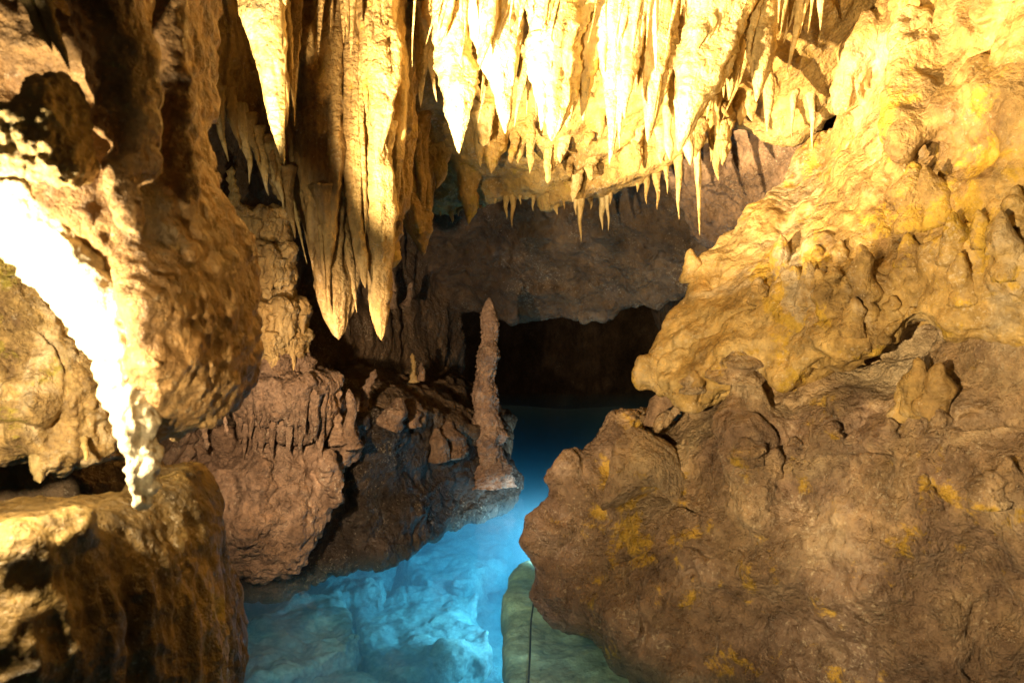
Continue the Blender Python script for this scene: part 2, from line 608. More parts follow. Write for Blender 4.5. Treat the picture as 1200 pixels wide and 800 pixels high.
def plain(name, c, rough=0.5):
    m = bpy.data.materials.new(name)
    m.use_nodes = True
    b = m.node_tree.nodes['Principled BSDF']
    n = m.node_tree.nodes.new('ShaderNodeTexNoise')
    n.inputs['Scale'].default_value = 30
    r = m.node_tree.nodes.new('ShaderNodeValToRGB')
    r.color_ramp.elements[0].color = (*[x * 0.7 for x in c], 1)
    r.color_ramp.elements[1].color = (*[min(1, x * 1.2) for x in c], 1)
    m.node_tree.links.new(n.outputs[0], r.inputs[0])
    m.node_tree.links.new(r.outputs[0], b.inputs['Base Color'])
    b.inputs['Roughness'].default_value = rough
    return m


M_CABLE = plain('black_rubber', (0.015, 0.018, 0.02), 0.5)


def pts(*a):
    return [P(*x) for x in a]


def blob(p, q, ra, rb, k=0.08):
    return (P(*p), P(*q), ra, rb, k)


# ================================================================== SETTING
# pool bed, far cave walls, ceiling, water
def grid_mesh(x0, x1, y0, y1, s, zf):
    xs, ys = np.arange(x0, x1 + s, s), np.arange(y0, y1 + s, s)
    X, Y = np.meshgrid(xs, ys, indexing='ij')
    Z = zf(X, Y)
    v = np.stack([X, Y, Z], -1).reshape(-1, 3)
    i = np.arange(len(xs) * len(ys)).reshape(len(xs), len(ys))
    q = np.stack([i[:-1, :-1], i[1:, :-1], i[1:, 1:], i[:-1, 1:]], -1).reshape(-1, 4)
    return v, q


def bed_z(X, Y):
    p = np.stack([X, Y, 0 * X], -1)
    return -1.45 + 0.35 * fbm(p * 0.8, 3) + 0.1 * fbm(p * 4, 2) - 0.12 * np.clip(Y - 8, 0, 8)


v, q = grid_mesh(-5, 5, -1, 16, 0.1, bed_z)
tag(mesh_obj('pool_bed', v, q, M_BED), kind='structure', label='pale rocky bed under the clear blue pool')

# the water: a closed body with ripples on top
wv, wq = grid_mesh(-4.6, 4.6, -0.8, 15.5, 0.16, lambda X, Y: 0.0022 * fbm(np.stack([X * 2.2, Y * 2.2, 0 * X], -1), 2))
n0 = len(wv)
bot = wv.copy()
bot[:, 2] = -4.0
nx_ = len(np.arange(-4.6, 4.6 + 0.16, 0.16))
ny_ = n0 // nx_
idx = np.arange(n0).reshape(nx_, ny_)
ring = np.concatenate([idx[:, 0], idx[-1, 1:], idx[-2::-1, -1], idx[0, -2:0:-1]])
r2 = np.roll(ring, -1)
side = np.stack([ring, ring + n0, r2 + n0, r2], 1)
wm = bpy.data.materials.new('clear_blue_water')
wm.use_nodes = True
nt = wm.node_tree
nt.nodes.remove(nt.nodes['Principled BSDF'])
gl = nt.nodes.new('ShaderNodeBsdfGlossy')
gl.inputs['Roughness'].default_value = 0.02
tr = nt.nodes.new('ShaderNodeBsdfTransparent')
fr = nt.nodes.new('ShaderNodeFresnel')
fr.inputs['IOR'].default_value = 1.33
mx = nt.nodes.new('ShaderNodeMixShader')
gq = nt.nodes.new('ShaderNodeNewGeometry')           # from below the surface is simply clear
sb = nt.nodes.new('ShaderNodeMath')
sb.operation = 'SUBTRACT'
sb.use_clamp = True
nt.links.new(fr.outputs[0], sb.inputs[0])
nt.links.new(gq.outputs['Backfacing'], sb.inputs[1])
nt.links.new(sb.outputs[0], mx.inputs[0])
wn = nt.nodes.new('ShaderNodeTexNoise')
wn.inputs['Scale'].default_value = 9
wn.inputs['Detail'].default_value = 4
wgeo = nt.nodes.new('ShaderNodeNewGeometry')
nt.links.new(wgeo.outputs['Position'], wn.inputs['Vector'])
wbm = nt.nodes.new('ShaderNodeBump')
wbm.inputs['Strength'].default_value = 0.25
wbm.inputs['Distance'].default_value = 0.012
nt.links.new(wn.outputs['Fac'], wbm.inputs['Height'])
nt.links.new(wbm.outputs[0], gl.inputs['Normal'])
nt.links.new(wbm.outputs[0], fr.inputs['Normal'])
nt.links.new(tr.outputs[0], mx.inputs[1])
nt.links.new(gl.outputs[0], mx.inputs[2])
out = nt.nodes['Material Output']
nt.links.new(mx.outputs[0], out.inputs['Surface'])
va = nt.nodes.new('ShaderNodeVolumeAbsorption')
va.inputs['Color'].default_value = (0.02, 0.65, 0.83, 1)
va.inputs['Density'].default_value = 0.72
vs = nt.nodes.new('ShaderNodeVolumeScatter')
vs.inputs['Color'].default_value = (0.35, 0.75, 1.0, 1)
vs.inputs['Density'].default_value = 0.2
ads = nt.nodes.new('ShaderNodeAddShader')
nt.links.new(va.outputs[0], ads.inputs[0])
nt.links.new(vs.outputs[0], ads.inputs[1])
nt.links.new(ads.outputs[0], out.inputs['Volume'])
wo = mesh_obj('water', np.concatenate([wv, bot]), np.concatenate([wq, wq[:, ::-1] + n0, side]), wm)
tag(wo, kind='structure', label='clear turquoise blue pool water between the rocks')

# main ceiling
rock('cave_ceiling', M_CEIL,
     pts((440, 255, 6.6), (500, 250, 6.6), (560, 240, 6.6), (640, 232, 6.5), (690, 240, 6.3), (730, 222, 6.2), (790, 185, 6.0), (850, 150, 5.9),
         (930, 165, 5.7), (1010, 120, 5.5), (1110, -20, 5.0), (1150, -200, 4.4), (1250, -600, 3.4),
         (600, -900, 2.6), (-100, -800, 2.8), (60, -300, 3.9), (200, 0, 5.2), (300, 140, 6.0), (390, 225, 6.5)),
     pts((640, 160, 5.55), (640, 70, 4.95), (640, 0, 4.6), (850, 70, 5.0), (850, 0, 4.6), (480, 110, 5.4), (640, -300, 3.7), (540, 200, 6.05), (350, 0, 4.8)),
     (0, -0.34, -0.94), 0.6, 0.043, k=0.12, big=(0.16, 1.6), seed=1, levels=1,
     blobs=[blob((640, 238, 6.1), (770, 186, 5.75), 0.075, 0.07, 0.08), blob((770, 186, 5.75), (850, 128, 5.4), 0.07, 0.05, 0.08),
            blob((612, 222, 6.1), (735, 160, 5.6), 0.06, 0.05, 0.08), blob((560, 225, 6.3), (640, 205, 6.0), 0.12, 0.1, 0.1),
            blob((480, 225, 6.4), (480, 160, 6.0), 0.14, 0.18, 0.1), blob((520, 235, 6.4), (560, 180, 6.0), 0.12, 0.12, 0.1)],
     disp=d_flute(0.06, 6, 1.0, 0.035, 9, 0.01, 30), kind='structure', label='cream flowstone ceiling sloping down to a fringed lip')

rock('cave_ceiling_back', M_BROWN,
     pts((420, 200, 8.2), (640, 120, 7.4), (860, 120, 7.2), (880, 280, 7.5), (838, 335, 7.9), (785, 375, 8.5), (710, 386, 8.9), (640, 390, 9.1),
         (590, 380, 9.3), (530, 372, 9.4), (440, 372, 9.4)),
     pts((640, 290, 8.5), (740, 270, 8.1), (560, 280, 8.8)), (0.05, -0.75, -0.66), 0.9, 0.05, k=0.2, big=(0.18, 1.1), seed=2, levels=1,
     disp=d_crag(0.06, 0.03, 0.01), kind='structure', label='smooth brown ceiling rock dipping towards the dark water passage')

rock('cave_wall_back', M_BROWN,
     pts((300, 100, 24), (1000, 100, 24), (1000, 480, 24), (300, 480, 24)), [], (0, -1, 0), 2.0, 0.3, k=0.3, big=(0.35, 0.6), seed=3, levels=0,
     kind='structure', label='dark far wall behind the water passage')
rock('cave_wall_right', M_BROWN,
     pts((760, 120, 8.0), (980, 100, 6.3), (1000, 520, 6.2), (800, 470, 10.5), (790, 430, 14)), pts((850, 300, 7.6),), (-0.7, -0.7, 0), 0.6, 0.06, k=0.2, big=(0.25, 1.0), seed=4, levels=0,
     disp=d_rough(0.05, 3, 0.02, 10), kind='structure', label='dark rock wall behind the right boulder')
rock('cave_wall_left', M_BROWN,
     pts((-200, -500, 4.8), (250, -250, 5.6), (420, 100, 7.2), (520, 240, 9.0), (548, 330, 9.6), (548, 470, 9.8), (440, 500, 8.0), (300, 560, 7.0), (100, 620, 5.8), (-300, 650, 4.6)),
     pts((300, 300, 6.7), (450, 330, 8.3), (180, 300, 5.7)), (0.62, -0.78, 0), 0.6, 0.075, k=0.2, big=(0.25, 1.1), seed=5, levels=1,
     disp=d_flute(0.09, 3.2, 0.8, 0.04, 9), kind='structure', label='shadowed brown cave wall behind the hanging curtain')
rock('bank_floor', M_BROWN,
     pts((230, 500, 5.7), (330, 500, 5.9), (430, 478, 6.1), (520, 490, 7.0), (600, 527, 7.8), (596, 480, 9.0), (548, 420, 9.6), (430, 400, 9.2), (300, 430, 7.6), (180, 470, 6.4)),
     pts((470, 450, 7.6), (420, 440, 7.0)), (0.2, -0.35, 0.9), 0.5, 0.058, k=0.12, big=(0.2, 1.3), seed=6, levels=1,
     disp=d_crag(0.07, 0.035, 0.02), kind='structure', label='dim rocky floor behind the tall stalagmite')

# ================================================================== RIGHT SIDE ROCKS
rock('lower_boulder', M_RIGHT,
     pts((690, 778, 4.62), (800, 818, 4.1), (1000, 890, 3.75), (1400, 1010, 3.0), (1560, 600, 2.75), (1500, 330, 2.95), (1200, 330, 3.6), (1000, 372, 4.5), (900, 402, 4.85),
         (842, 432, 5.05), (800, 486, 5.15), (770, 502, 5.1), (735, 484, 5.1), (700, 484, 5.1), (660, 518, 5.1), (634, 548, 5.05), (626, 600, 5.0), (622, 640, 4.95),
         (630, 690, 4.9), (640, 735, 4.85), (660, 756, 4.75)),
     pts((760, 620, 4.55), (900, 600, 4.1), (1050, 600, 3.7), (1200, 600, 3.3), (900, 740, 4.02), (1100, 740, 3.55), (900, 480, 4.52), (1050, 450, 4.12), (1180, 420, 3.6), (700, 650, 4.68)),
     (-0.62, -0.76, 0.12), 0.9, 0.032, k=0.12, big=(0.2, 1.7), seed=11, levels=1,
     blobs=[ blob((880, 500, 4.45), (873, 445, 4.5), 0.2, 0.09, 0.14), blob((870, 540, 4.3), (885, 600, 4.2), 0.08, 0.1, 0.12),
             blob((1030, 715, 3.74), (1020, 680, 3.74), 0.05, 0.06, 0.06),
            blob((800, 470, 4.9), (770, 500, 4.95), 0.05, 0.05, 0.05), blob((1168, 575, 3.35), (1160, 555, 3.38), 0.06, 0.05, 0.03)],
     cuts=[blob((1000, 430, 4.10), (1080, 392, 3.82), 0.04, 0.100, 0.02), blob((1000, 430, 4.22), (1080, 392, 3.94), 0.04, 0.100, 0.02), blob((1000, 430, 4.34), (1080, 392, 4.06), 0.04, 0.100, 0.02), blob((1000, 430, 4.46), (1080, 392, 4.18), 0.04, 0.100, 0.02), blob((1150, 725, 3.46), (1190, 695, 3.32), 0.08, 0.09, 0.04), blob((1140, 790, 3.46), (1150, 730, 3.46), 0.04, 0.08, 0.04),
           blob((1060, 545, 3.65), (1090, 505, 3.6), 0.018, 0.03, 0.02), blob((1165, 530, 3.3), (1172, 600, 3.25), 0.012, 0.03, 0.02),
           blob((860, 560, 4.14), (845, 650, 4.14), 0.01, 0.006, 0.02), blob((945, 540, 4.02), (948, 640, 3.98), 0.008, 0.008, 0.02),
           blob((1075, 480, 3.8), (1065, 560, 3.7), 0.006, 0.01, 0.02), blob((900, 530, 4.1), (960, 470, 4.0), 0.008, 0.008, 0.02)],
     disp=d_crag(0.06, 0.018, 0.012, 0.006, 0.07, 0.02), label='big brown boulder standing in the pool at lower right', cat='boulder')

slab = rock('leaning_rock', M_SLAB,
     pts((737, 455, 5.0), (755, 412, 5.1), (770, 377, 5.2), (797, 327, 5.3), (818, 302, 5.35), (850, 280, 5.45), (880, 245, 5.5), (915, 205, 5.55), (950, 178, 5.55), (985, 150, 5.35),
         (1010, 60, 5.0), (1040, -60, 4.6), (1100, -300, 4.0), (1500, -450, 3.0), (1650, 0, 2.75), (1600, 420, 2.85), (1200, 400, 3.5), (1090, 385, 3.8), (1010, 425, 4.02), (930, 440, 4.32),
         (860, 470, 4.62), (800, 472, 4.82)),
     pts((850, 400, 4.65), (950, 350, 4.35), (1050, 300, 4.1), (1100, 200, 4.0), (1180, 100, 3.6), (1000, 220, 4.65), (1180, 300, 3.45), (900, 290, 4.95), (1010, 380, 4.12), (1075, 90, 4.25)),
     (-0.62, -0.76, -0.05), 0.9, 0.031, k=0.1, big=(0.17, 1.9), seed=12, levels=1,
     blobs=[blob((1110, 130, 3.95), (1065, 170, 4.05), 0.08, 0.1, 0.1), blob((1065, 20, 4.3), (1060, 140, 4.1), 0.07, 0.1, 0.08), blob((1090, 20, 4.2), (1085, 110, 4.05), 0.05, 0.06, 0.06),
            blob((1015, 30, 4.8), (990, 120, 4.9), 0.08, 0.1, 0.08), blob((1000, 330, 4.25), (985, 400, 4.22), 0.1, 0.14, 0.1)],
     cuts=[blob((1000, 430, 4.10), (1080, 392, 3.82), 0.04, 0.100, 0.02), blob((1000, 430, 4.22), (1080, 392, 3.94), 0.04, 0.100, 0.02), blob((1000, 430, 4.34), (1080, 392, 4.06), 0.04, 0.100, 0.02), blob((1000, 430, 4.46), (1080, 392, 4.18), 0.04, 0.100, 0.02), blob((940, 438, 4.4), (1010, 425, 4.2), 0.02, 0.03, 0.03), blob((890, 430, 4.6), (940, 438, 4.4), 0.012, 0.02, 0.02),
           blob((1155, 145, 3.68), (1178, 105, 3.6), 0.04, 0.012, 0.02), blob((1095, 195, 3.92), (1120, 185, 3.88), 0.09, 0.04, 0.06), blob((1095, 60, 4.05), (1150, 45, 3.85), 0.05, 0.06, 0.06),
           blob((990, 165, 5.0), (1035, 60, 4.6), 0.035, 0.03, 0.04), blob((1035, 170, 4.45), (1070, 110, 4.2), 0.012, 0.02, 0.03), blob((1075, 175, 4.1), (1110, 205, 3.92), 0.05, 0.04, 0.05)],
     disp=d_crag(0.06, 0.016, 0.012, 0.006, 0.06, 0.012), label='large yellow leaning rock overhanging the pool at right', cat='rock')

rock('ledge', M_RIGHT,
     pts((698, 596, 4.72), (714, 556, 4.74), (712, 520, 4.78), (738, 498, 4.86), (772, 512, 4.86), (800, 556, 4.7), (792, 588, 4.62), (766, 566, 4.62), (738, 574, 4.66)),
     pts((755, 540, 4.66),), (-0.45, -0.8, 0.35), 0.3, 0.014, k=0.04, big=(0.05, 4.0), seed=17, levels=1, disp=d_crag(0.03, 0.012, 0.006, 0.004, 0.012, 0.0), parent=bpy.data.objects['lower_boulder'],
     label='ledge with a yellow-stained top')
hang = rock('fluted_rock', M_PINK,
     pts((770, 200, 6.7), (800, 140, 6.3), (870, 120, 6.1), (960, 140, 6.0), (960, 230, 6.0), (905, 292, 6.6), (850, 305, 7.0), (815, 268, 6.9), (792, 232, 6.8)),
     pts((870, 220, 6.45),), (-0.3, -0.9, -0.2), 0.5, 0.03, k=0.12, big=(0.12, 2.2), seed=13, levels=1,
     disp=d_flute(0.05, 9, 1.8, 0.02, 14, 0.005, 40), label='purplish fluted hanging rock between the ceiling lip and the leaning rock', cat='rock')

# ================================================================== LEFT BANK
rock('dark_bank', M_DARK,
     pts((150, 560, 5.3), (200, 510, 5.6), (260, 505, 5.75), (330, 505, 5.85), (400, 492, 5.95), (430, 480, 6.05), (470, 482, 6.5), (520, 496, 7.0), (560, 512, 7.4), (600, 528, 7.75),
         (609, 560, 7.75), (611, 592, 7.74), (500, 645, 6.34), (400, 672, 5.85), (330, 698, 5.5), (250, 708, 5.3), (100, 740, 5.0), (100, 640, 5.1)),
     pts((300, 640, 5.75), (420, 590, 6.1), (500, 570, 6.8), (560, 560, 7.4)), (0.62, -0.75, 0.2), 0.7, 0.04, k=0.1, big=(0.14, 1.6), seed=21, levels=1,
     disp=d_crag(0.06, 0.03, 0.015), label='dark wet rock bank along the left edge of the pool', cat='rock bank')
rock('flowstone_bank', M_PINK,
     pts((168, 545, 5.3), (200, 500, 5.5), (230, 485, 5.6), (270, 500, 5.6), (300, 505, 5.6), (330, 505, 5.65), (370, 495, 5.75), (400, 478, 5.8), (425, 480, 5.9), (424, 520, 5.85), (405, 560, 5.75),
         (385, 600, 5.65), (360, 640, 5.55), (340, 676, 5.45), (300, 680, 5.4), (245, 678, 5.35), (200, 690, 5.3), (160, 640, 5.3)),
     pts((310, 590, 5.38), (270, 640, 5.28), (350, 560, 5.5), (250, 570, 5.4), (220, 540, 5.45)), (0.35, -0.9, 0.2), 0.4, 0.026, k=0.1, big=(0.12, 2.4), seed=22, levels=1,
     blobs=[blob((302, 545, 5.42), (290, 620, 5.35), 0.09, 0.14, 0.1), blob((350, 600, 5.5), (345, 650, 5.45), 0.09, 0.07, 0.08), blob((380, 540, 5.6), (395, 585, 5.65), 0.08, 0.05, 0.06)],
     cuts=[blob((285, 545, 5.15), (262, 515, 5.45), 0.13, 0.2, 0.05), blob((262, 515, 5.45), (240, 560, 5.2), 0.15, 0.1, 0.05), blob((308, 540, 5.3), (312, 552, 5.3), 0.03, 0.03, 0.03)],
     disp=d_lump(0.06, 7, 0.03, 13, 0.008, 40), label='pinkish brown flowstone bulging over the water at left', cat='flowstone')

# ================================================================== NEAR LEFT ROCKS
rock('near_column', M_NEAR,
     pts((85, -300, 2.1), (215, -250, 2.45), (212, 0, 2.5), (215, 100, 2.5), (228, 180, 2.45), (258, 270, 2.32), (270, 340, 2.28), (272, 420, 2.25), (268, 465, 2.25), (238, 512, 2.2), (212, 500, 2.12),
         (185, 525, 2.1), (165, 548, 2.06), (150, 520, 2.02), (146, 450, 2.0), (132, 390, 2.0), (110, 330, 1.98), (60, 270, 1.95), (10, 210, 1.92), (-60, 150, 1.9), (-120, -300, 1.9)),
     pts((180, 350, 1.95), (200, 430, 2.0), (130, 200, 2.02), (130, 60, 2.1), (40, 130, 2.1), (30, 20, 2.05)), (0.1, -0.98, 0), 0.42, 0.023, k=0.1, big=(0.05, 3.0), seed=31, levels=1,
     blobs=[blob((125, 10, 2.0), (140, 120, 2.0), 0.09, 0.08, 0.06), blob((150, 60, 2.02), (160, 190, 2.0), 0.06, 0.06, 0.05), blob((135, 195, 1.93), (150, 260, 1.9), 0.035, 0.04, 0.04), blob((200, 10, 2.3), (205, 230, 2.25), 0.05, 0.07, 0.05)],
     cuts=[blob((60, 0, 1.9), (95, 100, 1.95), 0.04, 0.04, 0.05), blob((175, 0, 2.1), (190, 160, 2.15), 0.02, 0.02, 0.03)],
     disp=d_lump(0.022, 14, 0.012, 18, 0.003, 60), label='lumpy tan rock column hanging close at left', cat='rock column')
M_EDGE = rock_mat('glare_whitened_calcite', (0.6, 0.5, 0.33), (0.74, 0.66, 0.48), (0.82, 0.77, 0.64), None, 0, 3.0, (0.3, 0.7), 0.3)  # rock colour paled to look blown out by the edge lamp's glare
rock('lit_drapery', M_EDGE,
     pts((-80, 170, 1.9), (10, 215, 1.92), (60, 275, 1.94), (108, 335, 1.96), (140, 400, 1.97), (148, 460, 1.98), (152, 530, 1.98), (150, 590, 1.98), (147, 612, 1.98), (141, 590, 1.98), (130, 525, 2.0),
         (116, 470, 2.03), (98, 420, 2.06), (62, 372, 2.1), (10, 310, 2.15), (-80, 260, 2.2)), [], (-0.55, -0.83, 0), 0.1, 0.012, k=0.05, big=(0.02, 4), seed=32, levels=1,
     disp=d_lump(0.028, 17, 0.014, 24, 0.004, 70), label='glaring white drapery edge with a pointed tip at far left', cat='drapery')
M_SIDE = rock_mat('mottled_rock', (0.16, 0.1, 0.05), (0.42, 0.29, 0.12), (0.66, 0.54, 0.36), (0.42, 0.36, 0.06), 0.5, 5.0, (0.3, 0.7), 0.6)
rock('side_rock', M_SIDE,
     pts((-250, 250, 2.5), (0, 290, 2.7), (60, 380, 2.7), (120, 470, 2.7), (130, 530, 2.75), (100, 545, 2.7), (70, 540, 2.65), (48, 562, 2.6), (30, 535, 2.6), (0, 550, 2.6), (-250, 560, 2.4)),
     pts((20, 450, 2.6), (60, 500, 2.62)), (0.05, -1, 0), 0.3, 0.02, k=0.08, big=(0.05, 3), seed=33, levels=1,
     disp=d_crag(0.05, 0.03, 0.02, 0.006, 0.03, 0.02), label='bright rugged rock behind the white drapery at far left', cat='rock')
rock('near_boulder', M_LOWB,
     pts((-200, 640, 1.7), (0, 612, 1.92), (55, 592, 2.05), (105, 590, 2.15), (150, 566, 2.4), (205, 553, 2.5), (228, 585, 2.5), (242, 660, 2.45), (258, 740, 2.42), (262, 800, 2.4), (250, 1100, 2.3), (-250, 1100, 1.6)),
     pts((90, 640, 1.98), (130, 700, 2.02), (200, 650, 2.3), (40, 680, 1.85), (60, 780, 1.85), (180, 780, 2.15), (60, 610, 1.98)), (0.25, -0.95, 0.15), 0.7, 0.026, k=0.08, big=(0.06, 2.6), seed=34, levels=1,
     blobs=[blob((10, 640, 1.85), (85, 620, 1.98), 0.06, 0.06, 0.06)],
     cuts=[blob((150, 600, 2.1), (158, 800, 2.08), 0.025, 0.03, 0.04)],
     disp=d_flute(0.03, 8, 1.6, 0.015, 14, 0.004, 50), label='dark mossy boulder at the lower left corner with a lit top', cat='boulder')
rock('shadowed_ledge', M_BROWN,
     pts((-250, 520, 3.0), (0, 530, 3.1), (100, 520, 3.2), (180, 540, 3.3), (200, 620, 3.3), (-250, 700, 2.9)), [], (0.1, -0.95, 0.2), 0.4, 0.03, k=0.1, big=(0.08, 2.5), seed=35, levels=1,
     disp=d_rough(), label='shadowed brown ledge behind the lower left boulder', cat='rock ledge')

# ================================================================== DRIPSTONE
def tube(base, tip, r0, profile, seed, bend=0.0, flat=1.0, flat_dir=0.0, seg=None, lump=0.12, flute=0.16, sink=0.0, rings=None, minr=0.004):
    """A dripstone between base and tip: bent axis, tapering and lobed cross-section."""
    base, tip = np.asarray(base, float), np.asarray(tip, float)
    L = np.linalg.norm(tip - base)
    seg = seg or int(np.clip(r0 / 0.004, 12, 36))
    nr = rings or int(np.clip(L / 0.014, 12, 80))
    rng = np.random.RandomState(seed)
    t = np.linspace(0, 1, nr)
    d = (tip - base) / max(L, 1e-6)
    e1 = np.cross(d, [0, 1, 0.2])
    e1 /= np.linalg.norm(e1)
    e2 = np.cross(d, e1)
    ph = rng.rand(4) * 6.28
    off = bend * L * np.sin(math.pi * t)
    wob = 0.22 * r0 * np.sin(t * 7 + ph[0]) * t * (1 - t) * 4
    wob2 = 0.2 * r0 * np.sin(t * 9 + ph[1]) * t * (1 - t) * 4
    axis = base + np.outer(t * L, d) + np.outer(off + wob, e1) + np.outer(wob2, e2)
    if sink:
        axis = axis - np.outer((1 - t) ** 3 * sink, d)
    r = r0 * profile(t)
    r = np.maximum(r, minr * np.sqrt(np.clip(1 - t, 0, 1) + 1e-4))
    a = np.arange(seg) / seg * 2 * math.pi
    ca, sa = np.cos(a), np.sin(a)
    x = ca * math.cos(flat_dir) - sa * flat * math.sin(flat_dir)
    y = ca * math.sin(flat_dir) + sa * flat * math.cos(flat_dir)
    ringv = (e1[None] * x[:, None] + e2[None] * y[:, None])
    v = axis[:, None, :] + r[:, None, None] * ringv[None]
    so = rng.rand(3) * 90
    q0 = np.stack([np.broadcast_to(ca[None] * 1.6, (nr, seg)), np.broadcast_to(sa[None] * 1.6, (nr, seg)), np.broadcast_to((t * L * 1.5)[:, None], (nr, seg))], -1) + so
    dr = flute * fbm(q0, 3, ridged=True) + lump * fbm(v / max(r0, 0.02) * 0.9 + so, 3) + 0.6 * lump * fbm(v * 38 + so, 3, 0.6)
    v = v + (r[:, None] * dr)[:, :, None] * ringv[None]
    v = v.reshape(-1, 3)
    i = np.arange(nr * seg).reshape(nr, seg)
    j = np.roll(i, -1, 1)
    q = np.stack([i[:-1], j[:-1], j[1:], i[1:]], -1).reshape(-1, 4)
    # caps
    v = np.concatenate([v, axis[:1], axis[-1:] + d * r[-1] * 0.6])
    n = nr * seg
    c0 = np.stack([i[0], np.full(seg, n), np.full(seg, n), j[0]], -1)
    c0 = np.stack([j[0], i[0], np.full(seg, n), np.full(seg, n)], -1)
    return v, q, i[0], i[-1], n


def tube_obj(name, mat, base, tip, r0, profile, seed, parent=None, **kw):
    v, q, first, last, n = tube(base, tip, r0, profile, seed, **kw)
    me = bpy.data.meshes.new(name)
    faces = [tuple(f) for f in q]
    k = len(first)
    faces += [(int(first[(m + 1) % k]), int(first[m]), n) for m in range(k)]
    faces += [(int(last[m]), int(last[(m + 1) % k]), n + 1) for m in range(k)]
    me.from_pydata([tuple(x) for x in (v - np.asarray(base))], [], faces)
    me.polygons.foreach_set('use_smooth', np.ones(len(me.polygons), bool))
    me.materials.append(mat)
    o = bpy.data.objects.new(name, me)
    COL.objects.link(o)
    o.location = Vector(base)
    if parent is not None:
        o.parent = parent
        o.matrix_parent_inverse = parent.matrix_basis.inverted() if parent.parent is None else (parent.parent.matrix_basis @ Matrix.Identity(4)).inverted()
    return o


def pr_cone(t):
    return (1 - t) ** 0.75 * (1 - 0.12 * np.sin(t * 9)) * (1 + 0.35 * np.exp(-t * 14))


def pr_drape(t):                                       # fused root, steady taper, small point
    return (1.18 - 0.78 * t + 0.07 * np.sin(t * 13)) * np.clip((1 - t) / 0.2, 0, 1) ** 0.7 * (1 + 0.3 * np.exp(-t * 10))


def pr_icicle(t):
    return ((1 - t) ** 1.15 * 0.8 + 0.2 * (1 - t) ** 0.4) * (1 + 0.5 * np.exp(-t * 10))


def pr_bulb(t):                                        # knobbly lower end
    return (0.95 - 0.45 * t + 0.17 * np.sin(t * 17) * (t > 0.35)) * np.clip((1 - t) / 0.1, 0, 1) ** 0.5


def pr_taper(t):                                       # wide drapery root, blunt ragged foot
    return (1.05 - 0.56 * t + 0.08 * np.sin(t * 21)) * np.clip((1 - t) / 0.12, 0, 1) ** 0.6


def pr_mite(t):                                        # base -> top of a stalagmite
    return (0.75 - 0.3 * t + 0.55 * np.exp(-t * 9)) * np.clip((1 - t) / 0.14, 0, 1) ** 0.6


def pr_ringed(t):
    return (0.8 - 0.4 * t + 0.13 * np.sin(t * 38) + 0.4 * np.exp(-t * 10)) * np.clip((1 - t) / 0.12, 0, 1) ** 0.5


def pr_knob(t):
    return (1.25 - 0.6 * t + 0.09 * np.sin(t * 14)) * np.clip((1 - t) / 0.3, 0, 1) ** 0.5


bpy.context.view_layer.update()
DG = bpy.context.evaluated_depsgraph_get()


def cast(px, py, skip=()):
    r = RIGHT * ((px - 600) / F) + UP * ((400 - py) / F) + FWD
    o = Vector(CAM)
    dr = Vector(r).normalized()
    for _ in range(6):
        ok, loc, nor, fi, ob, mx = SC.ray_cast(DG, o, dr)
        if not ok:
            return None, None, None
        if ob.name in skip or ob.name == 'water':
            o = loc + dr * 0.004
            continue
        return np.array(loc), np.array(nor), ob.name
    return None, None, None


def up_hit(p, dirv, far):
    ok, loc, nor, fi, ob, mx = SC.ray_cast(DG, Vector(p), Vector(dirv).normalized(), distance=far)
    return np.array(loc) if ok else None


ORD = ['first', 'second', 'third', 'fourth', 'fifth', 'sixth', 'seventh', 'eighth', 'ninth', 'tenth', 'eleventh', 'twelfth', 'thirteenth', 'fourteenth', 'fifteenth', 'sixteenth',
       'seventeenth', 'eighteenth', 'nineteenth', 'twentieth', 'twenty-first', 'twenty-second', 'twenty-third', 'twenty-fourth', 'twenty-fifth', 'twenty-sixth', 'twenty-seventh',
       'twenty-eighth', 'twenty-ninth', 'thirtieth']


def stalactite(top, tip, hw, Y, prof, mat, label, group, seed, bend=0.0, flat=1.0, fdir=0.0, extend=0.9, drips=5, **kw):
    a, b = P(top[0], top[1], Y), P(tip[0], tip[1], Y)
    d = (a - b) / np.linalg.norm(a - b)
    h = up_hit(a - d * 0.02, d * 0.6 + np.array([0, 0.0, 0.4]), extend)
    if h is not None:
        a = h + d * 0.05
    else:
        a = a + d * 0.06
    o = tube_obj('stalactite', mat, a, b, hw * Y / F, prof, seed, bend=bend, flat=flat, flat_dir=fdir, **kw)
    rng = np.random.RandomState(seed + 5000)
    r = hw * Y / F
    L = np.linalg.norm(b - a)
    if hw >= 7 and drips:
        e1 = np.cross(d, [0, 1.0, 0])
        e1 /= np.linalg.norm(e1)
        e2 = np.cross(d, e1)
        e2 = e2 if e2[1] < 0 else -e2                    # towards the viewer's side
        for m in range(drips + 2 if hw > 12 else 2):
            an = rng.uniform(-0.3, math.pi + 0.3)
            t0 = rng.uniform(0.02, 0.5)
            t1 = min(t0 + rng.uniform(0.2, 0.6), 0.95)
            rad = r * 0.72 * (1 - 0.35 * t0)
            off = rad * (math.cos(an) * e1 + math.sin(an) * e2)
            pa, pb = a - d * L * t0 + off * 0.8, a - d * L * t1 + off * (1.0 if t1 < 0.7 else 0.75)
            c = tube_obj('rib' if t1 - t0 > 0.3 else 'drip', mat, pa, pb, r * rng.uniform(0.22, 0.42), pr_drape, seed * 7 + m, parent=o, seg=14, lump=0.3, flute=0.3)
    return tag(o, label, 'stalactite', group)


G_ROW = 'bright stalactites hanging from the ceiling front'
